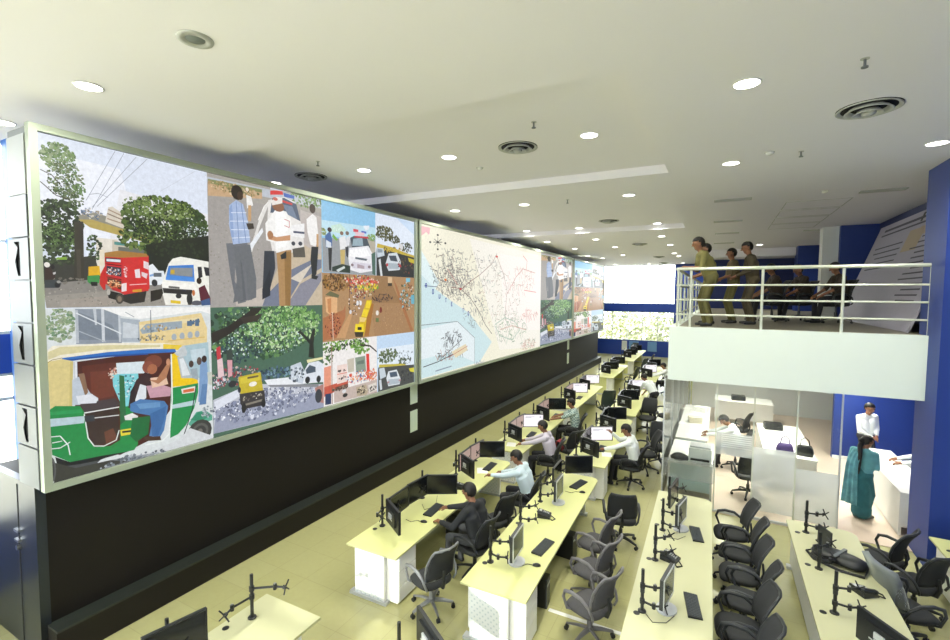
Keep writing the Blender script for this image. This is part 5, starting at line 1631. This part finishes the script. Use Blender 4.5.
# ================================================================ PEOPLE
def capsule(mb, p0, p1, r0, r1, n=12):
    p0, p1 = Vector(p0), Vector(p1); d = p1-p0
    d = d.normalized() if d.length > 1e-5 else Vector((0, 0, 1))
    a = d.orthogonal().normalized(); b = d.cross(a); rings = []
    for s in (-80, -50, -20): rings.append((p0+d*r0*math.sin(math.radians(s)), r0*math.cos(math.radians(s))))
    for s in (20, 50, 80): rings.append((p1+d*r1*math.sin(math.radians(s)), r1*math.cos(math.radians(s))))
    vs_ = [c + a*math.cos(2*PI*i/n)*r + b*math.sin(2*PI*i/n)*r for c, r in rings for i in range(n)]
    fs = [(j*n+i, j*n+(i+1) % n, (j+1)*n+(i+1) % n, (j+1)*n+i) for j in range(5) for i in range(n)] + [tuple(range(n-1, -1, -1)), tuple(range(5*n, 6*n))]
    mb.add(vs_, fs)

def ik(a, b, l1, l2, hint):
    a, b = Vector(a), Vector(b); d = b-a; L = min(d.length, (l1+l2)*0.995)
    if d.length > L: b = a + d.normalized()*L; d = b-a
    q = (l1*l1 - l2*l2 + L*L)/(2*L); h = math.sqrt(max(0, l1*l1-q*q)); n = d.normalized()
    hv = Vector(hint); hv = hv - n*hv.dot(n); hv = hv.normalized() if hv.length > 1e-5 else n.orthogonal()
    return a + n*q + hv*h, b

def person(label, loc, deg, pelvis, lean, hands, feet, top, bottom, height=1.72, sleeve='long', skin=None, shoe=None, look=(0, 0), twist=0.0, hair='short', skirt=None, group=None, side=0.0, knee=(1, 0, 0.3)):
    """pelvis (x,z) in local metres (x forward); lean = torso angle forward in degrees; hands/feet = targets (left, right)"""
    S = height/1.72; t = thing('person', label, 'person', loc, math.radians(deg), group)
    skin = skin or M_skin; shoe = shoe or M_plast
    segs = []   # (p0,p1,r0,r1,region)
    P = Vector((pelvis[0], 0, pelvis[1])); le = math.radians(lean); sd = math.radians(side)
    up = Vector((math.sin(le), math.sin(sd), math.cos(le))).normalized(); tw = math.radians(twist)
    lat = Vector((-math.sin(tw), math.cos(tw), 0)); lat = (lat - up*lat.dot(up)).normalized(); fw = lat.cross(up)
    T = 0.50*S; N = P+up*T
    ly = Vector((0, 1, 0))
    segs.append((P+ly*0.075*S, P-ly*0.075*S, 0.118*S, 0.118*S, 'bottom'))
    for s in (1, -1):
        segs.append((P+ly*0.06*S*s+up*0.08*S, P+up*T*0.62+lat*0.10*S*s, 0.122*S, 0.128*S, 'top'))
        segs.append((P+up*T*0.62+lat*0.10*S*s, P+up*T*0.84+lat*0.115*S*s, 0.126*S, 0.092*S, 'top'))
    segs.append((P+up*T*0.90+lat*0.175*S, P+up*T*0.90-lat*0.175*S, 0.066*S, 0.066*S, 'top'))
    segs.append((P+up*T*0.92+lat*0.06*S, P+up*T*0.92-lat*0.06*S, 0.075*S, 0.075*S, 'top'))
    # head
    ly_, lp = math.radians(look[0]), math.radians(look[1])
    hf = (fw*math.cos(ly_)+lat*math.sin(ly_)); hf.z *= 0.4; hf.normalize()
    hu0 = Vector((0, 0, 1))*0.75+up*0.25; hl = hu0.cross(hf).normalized()
    hf = hf*math.cos(lp) - hu0.normalized()*math.sin(lp); hf.normalize(); hu = hf.cross(hl).normalized()
    hb = N + hu*0.055*S + fw*0.015*S
    segs.append((N-up*0.05*S, hb+hu*0.02*S, 0.056*S, 0.052*S, 'skin'))
    hc = hb + hu*0.115*S + hf*0.012*S
    segs.append((hc+hu*0.03*S-hf*0.018*S, hc+hu*0.02*S+hf*0.012*S, 0.098*S, 0.092*S, 'skin'))
    segs.append((hc-hu*0.075*S+hf*0.028*S, hc-hu*0.02*S+hf*0.028*S, 0.052*S, 0.070*S, 'skin'))
    segs.append((hc+hf*0.098*S+hu*0.0*S, hc+hf*0.118*S-hu*0.028*S, 0.011*S, 0.017*S, 'skin'))
    for s in (1, -1): segs.append((hc+hl*0.095*S*s-hf*0.005*S, hc+hl*0.10*S*s-hu*0.025*S-hf*0.01*S, 0.018*S, 0.015*S, 'skin'))
    fingers = []
    for s, hd in zip((1, -1), hands):
        sh = P+up*T*0.89+lat*0.20*S*s; hd = Vector(hd)
        el, hd = ik(sh, hd, 0.29*S, 0.26*S, Vector((-0.35, 0.55*s, -0.8)))
        segs.append((sh, el, 0.066*S, 0.055*S, 'top'))
        d = (hd-el).normalized()
        if sleeve == 'long': segs.append((el, hd-d*0.02, 0.054*S, 0.040*S, 'top'))
        else:
            segs.append((el, hd, 0.042*S, 0.030*S, 'skin'))
        segs.append((hd+d*0.02*S, hd+d*0.075*S, 0.030*S, 0.032*S, 'skin'))
        fingers.append((hd+d*0.085*S, d, s))
    for s, ft in zip((1, -1), feet):
        hp = P+ly*0.095*S*s-Vector((0, 0, 0.02)); ft = Vector(ft)
        kn, an = ik(hp, ft, 0.44*S, 0.44*S, Vector((knee[0], knee[1]+0.15*s, knee[2])))
        segs.append((hp, kn, 0.092*S, 0.066*S, 'bottom')); segs.append((kn, an+Vector((0, 0, 0.03)), 0.064*S, 0.050*S, 'bottom'))
        segs.append((Vector((an.x-0.03, an.y, 0.042+an.z-0.08)), Vector((an.x+0.15, an.y+0.02*s, 0.034+an.z-0.08)), 0.042, 0.034, 'shoe'))
    if skirt:
        segs.append((P+Vector((0, 0, 0.02)), (P.x+0.02, 0, 0.16), 0.15*S, 0.17*S, 'skirt'))
        segs.append(((P.x+0.02, 0, 0.18), (P.x+0.02, 0.0, 0.17), 0.185*S, 0.185*S, 'skirt'))
    mb = MB()
    for p0, p1, r0, r1, _ in segs: capsule(mb, p0, p1, r0, r1)
    tmp = bpy.data.objects.new('tmp_body', mb.mesh('tmp_body', M_skin)); C.objects.link(tmp)
    rm = tmp.modifiers.new('remesh', 'REMESH'); rm.mode = 'VOXEL'; rm.voxel_size = 0.0155; rm.adaptivity = 0.0
    sm = tmp.modifiers.new('smooth', 'SMOOTH'); sm.iterations = 3; sm.factor = 0.5
    dg = bpy.context.evaluated_depsgraph_get(); me = bpy.data.meshes.new_from_object(tmp.evaluated_get(dg))
    bpy.data.objects.remove(tmp)
    # colour every face by the nearest body segment
    nv = len(me.polygons); cen = np.empty(nv*3, dtype=np.float32); me.polygons.foreach_get('center', cen); cen = cen.reshape(-1, 3)
    best = np.full(nv, 1e9); reg = np.zeros(nv, dtype=np.int32); names = ['top', 'bottom', 'skin', 'shoe', 'skirt']
    for p0, p1, r0, r1, rg in segs:
        a = np.array(p0, dtype=np.float32); b = np.array(p1, dtype=np.float32); ab = b-a; L = float(ab@ab) or 1e-9
        tt = np.clip(((cen-a)@ab)/L, 0, 1); ds = np.linalg.norm(cen-(a+tt[:, None]*ab), axis=1)-(r0+(r1-r0)*tt)
        msk = ds < best; best[msk] = ds[msk]; reg[msk] = names.index(rg)
    me.materials.clear()
    for m in (top, bottom, skin, shoe, skirt or bottom): me.materials.append(m)
    me.polygons.foreach_set('material_index', reg); me.polygons.foreach_set('use_smooth', [True]*nv)
    # fingers and eyes joined to the body mesh
    fb = MB(); fb.cur = 2
    for p, d, s in fingers:
        sv = d.cross(Vector((0, 0, 1))); sv = sv.normalized() if sv.length > 0.1 else Vector((0, 1, 0)); nv_ = sv.cross(d)
        if nv_.z > 0: nv_ = -nv_
        for k in range(4):
            o0 = p + sv*(k-1.5)*0.017*S; l = (0.060, 0.070, 0.066, 0.050)[k]*S
            fb.tube([o0-d*0.02, o0+d*l*0.45+nv_*0.006, o0+d*l*0.8+nv_*0.022, o0+d*l*0.95+nv_*0.038], [0.0095*S, 0.009*S, 0.0082*S, 0.006*S], 6)
        o0 = p - d*0.045*S + sv*0.030*S*(1 if s < 0 else -1)*(-1)
        fb.tube([o0, o0+d*0.03*S+sv*0.022*S*(1 if s > 0 else -1)+nv_*0.012, o0+d*0.06*S+sv*0.024*S*(1 if s > 0 else -1)+nv_*0.02], [0.012*S, 0.0105*S, 0.008*S], 6)
    bm = bmesh.new(); bm.from_mesh(me); fm = fb.mesh('fm', M_skin); fm.polygons.foreach_set('material_index', [2]*len(fm.polygons)); bm.from_mesh(fm)
    bm.to_mesh(me); bm.free(); bpy.data.meshes.remove(fm)
    bo_ = bpy.data.objects.new('body', me); C.objects.link(bo_); bo_.parent = t
    ey = MB()
    for s in (1, -1): capsule(ey, hc+hf*0.096*S+hl*0.034*S*s+hu*0.012*S, hc+hf*0.097*S+hl*0.036*S*s+hu*0.012*S, 0.009*S, 0.009*S, 8)
    ey.build('eyes', M_hair, t, smooth=True)
    # hair: a cap over crown, sides and nape
    hm_ = MB(); nu, nw = 18, 10; R = 0.116*S; keep = []
    for j in range(nw+1):
        for i in range(nu):
            a = 2*PI*i/nu; b = -PI/2+PI*j/nw
            lx, ly2, lz = math.cos(b)*math.cos(a), math.cos(b)*math.sin(a), math.sin(b)
            hm_.v.append(tuple(hc + hu*0.022*S - hf*0.008*S + hf*lx*R*0.98 + hl*ly2*R*0.9 + hu*lz*R))
            keep.append((lx, ly2, lz))
    for j in range(nw):
        for i in range(nu):
            q = (j*nu+i, j*nu+(i+1) % nu, (j+1)*nu+(i+1) % nu, (j+1)*nu+i)
            mx_ = sum(keep[k][0] for k in q)/4; mz = sum(keep[k][2] for k in q)/4
            if mz > 0.42 or (mx_ < 0.25 and mz > -0.15) or (mx_ < -0.25 and mz > -0.75): hm_.f.append(q); hm_.m.append(0)
    ho = hm_.build('hair', M_hair, t, smooth=True); so = ho.modifiers.new('thick', 'SOLIDIFY'); so.thickness = 0.012
    if hair == 'braid':
        MB().tube([hc-hf*0.08*S-hu*0.02*S, hc-hf*0.12*S-hu*0.12*S, N-fw*0.13*S-up*0.1*S, N-fw*0.15*S-up*0.38*S, N-fw*0.13*S-up*0.5*S], [0.05, 0.045, 0.035, 0.03, 0.012], 8).build('braid', M_hair, t, smooth=True)
        MB().lathe([(0.0, 0.045), (0.035, 0.03), (0.05, 0.0), (0.035, -0.03), (0.0, -0.045)], 12, tuple(hc-hf*0.115*S+hu*0.01*S)).build('hair_bun', M_hair, t, smooth=True)
    t['_N'] = 0; del t['_N']
    return t, dict(N=N, P=P, up=up, fw=fw, lat=lat, hc=hc, S=S)

cl = lambda n, c, v=0.08: mat(n, c, 0.85, var=v, scale=9)
T_dark = cl('black shirt', '26282b'); T_lblue = cl('light blue shirt', 'cfe0ea', 0.04); T_lav = cl('lavender shirt', 'c3bccb', 0.04); T_white = cl('white shirt', 'e9eeee', 0.03)
T_khaki = cl('khaki uniform', '6d6838'); T_khaki2 = cl('dim khaki uniform', '5e5238'); T_khaki3 = cl('brown khaki uniform', '4b4230'); B_dark = cl('dark trousers', '25262b'); B_grey = cl('grey trousers', '4a4c50'); B_khaki = cl('khaki trousers', '5f5a32')
T_sari = cl('teal sari', '2f6a72', 0.35); T_sari2 = cl('light teal blouse', '5c98a0', 0.2); T_brown = cl('dark brown shirt', '3c322a')
def check_mat():
    m = cl('checked shirt', 'a8bcb8'); nt = m.node_tree; b = nt.nodes['Principled BSDF']
    tc = nt.nodes.new('ShaderNodeTexCoord'); ck = nt.nodes.new('ShaderNodeTexChecker'); ck.inputs['Scale'].default_value = 26
    ck.inputs['Color1'].default_value = lin('c6d6d2')+(1,); ck.inputs['Color2'].default_value = lin('6f8a88')+(1,)
    nt.links.new(tc.outputs['Object'], ck.inputs['Vector']); nt.links.new(ck.outputs['Color'], b.inputs['Base Color'])
    return m
T_check = check_mat()

def seated(label, x, y, deg, top, bottom, lean=8, hl=(0.62, 0.18, 0.80), hr=(0.60, -0.16, 0.80), h=1.80, sleeve='long', look=(0, 12), z=0.0, twist=0, back=-0.09, **k):
    return person(label, (x, y, z), deg, (back, 0.60), lean, (hl, hr), ((0.42, 0.14, 0.085), (0.38, -0.14, 0.085)), top, bottom, h, sleeve, look=look, twist=twist, knee=(0.5, 0, 1), **k)

seated('seated man in a black shirt, hand on the desk, first workstation by the video wall', -3.22, 6.12, 172, T_dark, B_grey, lean=14, hl=(0.44, 0.28, 0.80), hr=(0.86, 0.10, 0.80), look=(5, 10))
seated('seated man in a light blue shirt reaching over the desk by the video wall', -3.14, 7.95, 185, T_lblue, B_dark, lean=18, hl=(0.92, 0.12, 0.80), hr=(0.55, -0.30, 0.80), look=(10, 15))
seated('seated man in a lavender shirt, third workstation by the video wall', -3.42, 10.10, 188, T_lav, B_dark, lean=16, hl=(0.72, 0.16, 0.80), hr=(0.70, -0.14, 0.80))
seated('seated man in a checked shirt, fourth workstation by the video wall', -3.55, 12.55, 190, T_check, B_dark, lean=8, sleeve='short')
seated('seated man in a white shirt at the lit monitor of the second row', -1.68, 10.72, 180, T_white, B_dark, lean=14, hl=(0.60, 0.20, 0.80), hr=(0.46, -0.10, 1.12), look=(10, 15))
person('standing man in a white shirt bending over the second desk row', (-1.93, 16.75, 0), 150, (0.0, 0.93), 38, ((0.62, 0.14, 0.80), (0.58, -0.16, 0.80)), ((-0.02, 0.13, 0.085), (0.05, -0.13, 0.085)), T_white, B_dark, 1.70, 'short', look=(0, 25))
seated('seated man in a white shirt in the far aisle of the second row', -2.0, 21.3, 185, T_white, B_dark, lean=14)
seated('seated man in a white shirt writing at the desk in the glass room', 0.42, 13.0, 178, T_white, B_dark, lean=24, hl=(0.66, 0.16, 0.80), hr=(0.68, -0.12, 0.80), look=(0, 35), z=0.012)
person('standing man in a white shirt beside the blue wall under the balcony', (3.15, 14.1, 0.012), 300, (0.0, 0.965), 2, ((0.24, 0.05, 1.02), (0.24, -0.06, 1.00)), ((0.0, 0.11, 0.085), (0.03, -0.11, 0.085)), T_white, B_dark, 1.74, 'long', look=(0, 10))
wt, wi = person('standing woman in a teal sari with her hair tied back', (2.50, 11.25, 0.012), 50, (0.0, 0.89), 3, ((0.22, 0.10, 1.0), (0.26, -0.02, 1.02)), ((0.02, 0.09, 0.085), (0.05, -0.08, 0.085)), T_sari2, T_sari, 1.60, 'short', hair='braid', skirt=T_sari, look=(-30, 8))
# sari end hanging from the left shoulder down the back
N, P_, fw, lat, up = wi['N'], wi['P'], wi['fw'], wi['lat'], wi['up']
def drape(u, v):
    y = (u-0.5)*0.17*(1+0.6*v) + 0.08; z = 1.33-1.02*v
    x = -0.02-0.165*math.sin(min(1, v*3.2)*PI/2)-0.05*v+0.012*math.sin(u*18)
    return (x, y, z), (-1, 0.05*math.cos(u*18), 0.1)
MB().grid_slab(drape, 14, 14, 0.012).build('sari_drape', cl('pale teal sari border', '5f9aa6', 0.6), wt, smooth=True)
def pallu(u, v):
    y = 0.16-0.36*v; z = 1.36-0.30*v+(u-0.5)*0.16; x = 0.125+0.03*math.sin(v*PI)+0.01*math.sin(u*14)
    return (x, y, z), (1, 0, 0.2)
MB().grid_slab(pallu, 10, 10, 0.012).build('sari_front_fold', T_sari, wt, smooth=True)
seated('person in white seated beyond the blue column at the counter', 3.92, 12.6, 180, T_white, B_grey, lean=10, hl=(0.55, 0.15, 0.86), hr=(0.55, -0.15, 0.86), z=0.012)
chair(3.92, 12.6, 180, 'dark chair at the counter beyond the blue column', z=0.012, group='chairs in the glass room')
# balcony
person('policeman in light khaki uniform leaning on the balcony rail', (-0.27, 10.60, ZB), 196, (-0.06, 1.01), 22, ((0.42, 0.15, 1.19), (0.36, -0.16, 1.19)), ((-0.02, 0.13, 0.085), (0.0, -0.13, 0.085)), T_khaki, B_khaki, 1.84, 'short', look=(0, 0))
person('policeman in khaki uniform mostly hidden behind the leaning colleague', (-0.22, 11.35, ZB), 195, (0.0, 0.96), 10, ((0.3, 0.2, 1.05), (0.3, -0.2, 1.05)), ((0.0, 0.12, 0.085), (0.02, -0.12, 0.085)), T_khaki, B_khaki, 1.74, 'short')
person('man in dim khaki standing on the balcony with hands together', (0.22, 12.0, ZB), 195, (0.0, 0.925), 4, ((0.26, 0.06, 1.02), (0.26, -0.06, 1.0)), ((0.0, 0.11, 0.085), (0.02, -0.11, 0.085)), T_khaki2, B_khaki, 1.66, 'short')
person('stout man in brown khaki standing on the balcony', (0.58, 11.75, ZB), 190, (0.0, 0.985), 8, ((0.34, 0.16, 1.06), (0.32, -0.12, 1.06)), ((0.0, 0.12, 0.085), (0.03, -0.12, 0.085)), T_khaki3, T_khaki3, 1.78, 'long', look=(0, 8))
for k, (x, y, a, l) in enumerate(((1.1, 13.6, 190, 'person in dark clothes sitting upstairs, closest to the standing men'), (1.72, 14.15, 200, 'person in dark clothes sitting upstairs, between two others'), (2.35, 13.5, 195, 'person in dark clothes sitting upstairs, next to the leaning board'))):
    chair(x, y, a, 'dark chair upstairs under the %s sitting person' % ('first', 'second', 'third')[k], z=ZB, group='chairs on the balcony')
    seated(l, x, y, a, T_brown, B_dark, lean=8, hl=(0.35, 0.16, 0.66), hr=(0.35, -0.16, 0.66), z=ZB, sleeve='short')
# red cloth over a chair arm
rc = MB(); rc.grid_slab(lambda u, v: ((-3.42+0.10*math.cos(v*PI)+0.0, 10.92+(u-.5)*0.22, 0.50+0.22*math.sin(v*PI)), (math.cos(v*PI), 0, math.sin(v*PI)+0.01)), 6, 8, 0.012)
o = rc.build('red_cloth', M_chipred, None, smooth=True); tag(o, 'red cloth hanging over a chair beside the man in lavender', 'cloth')
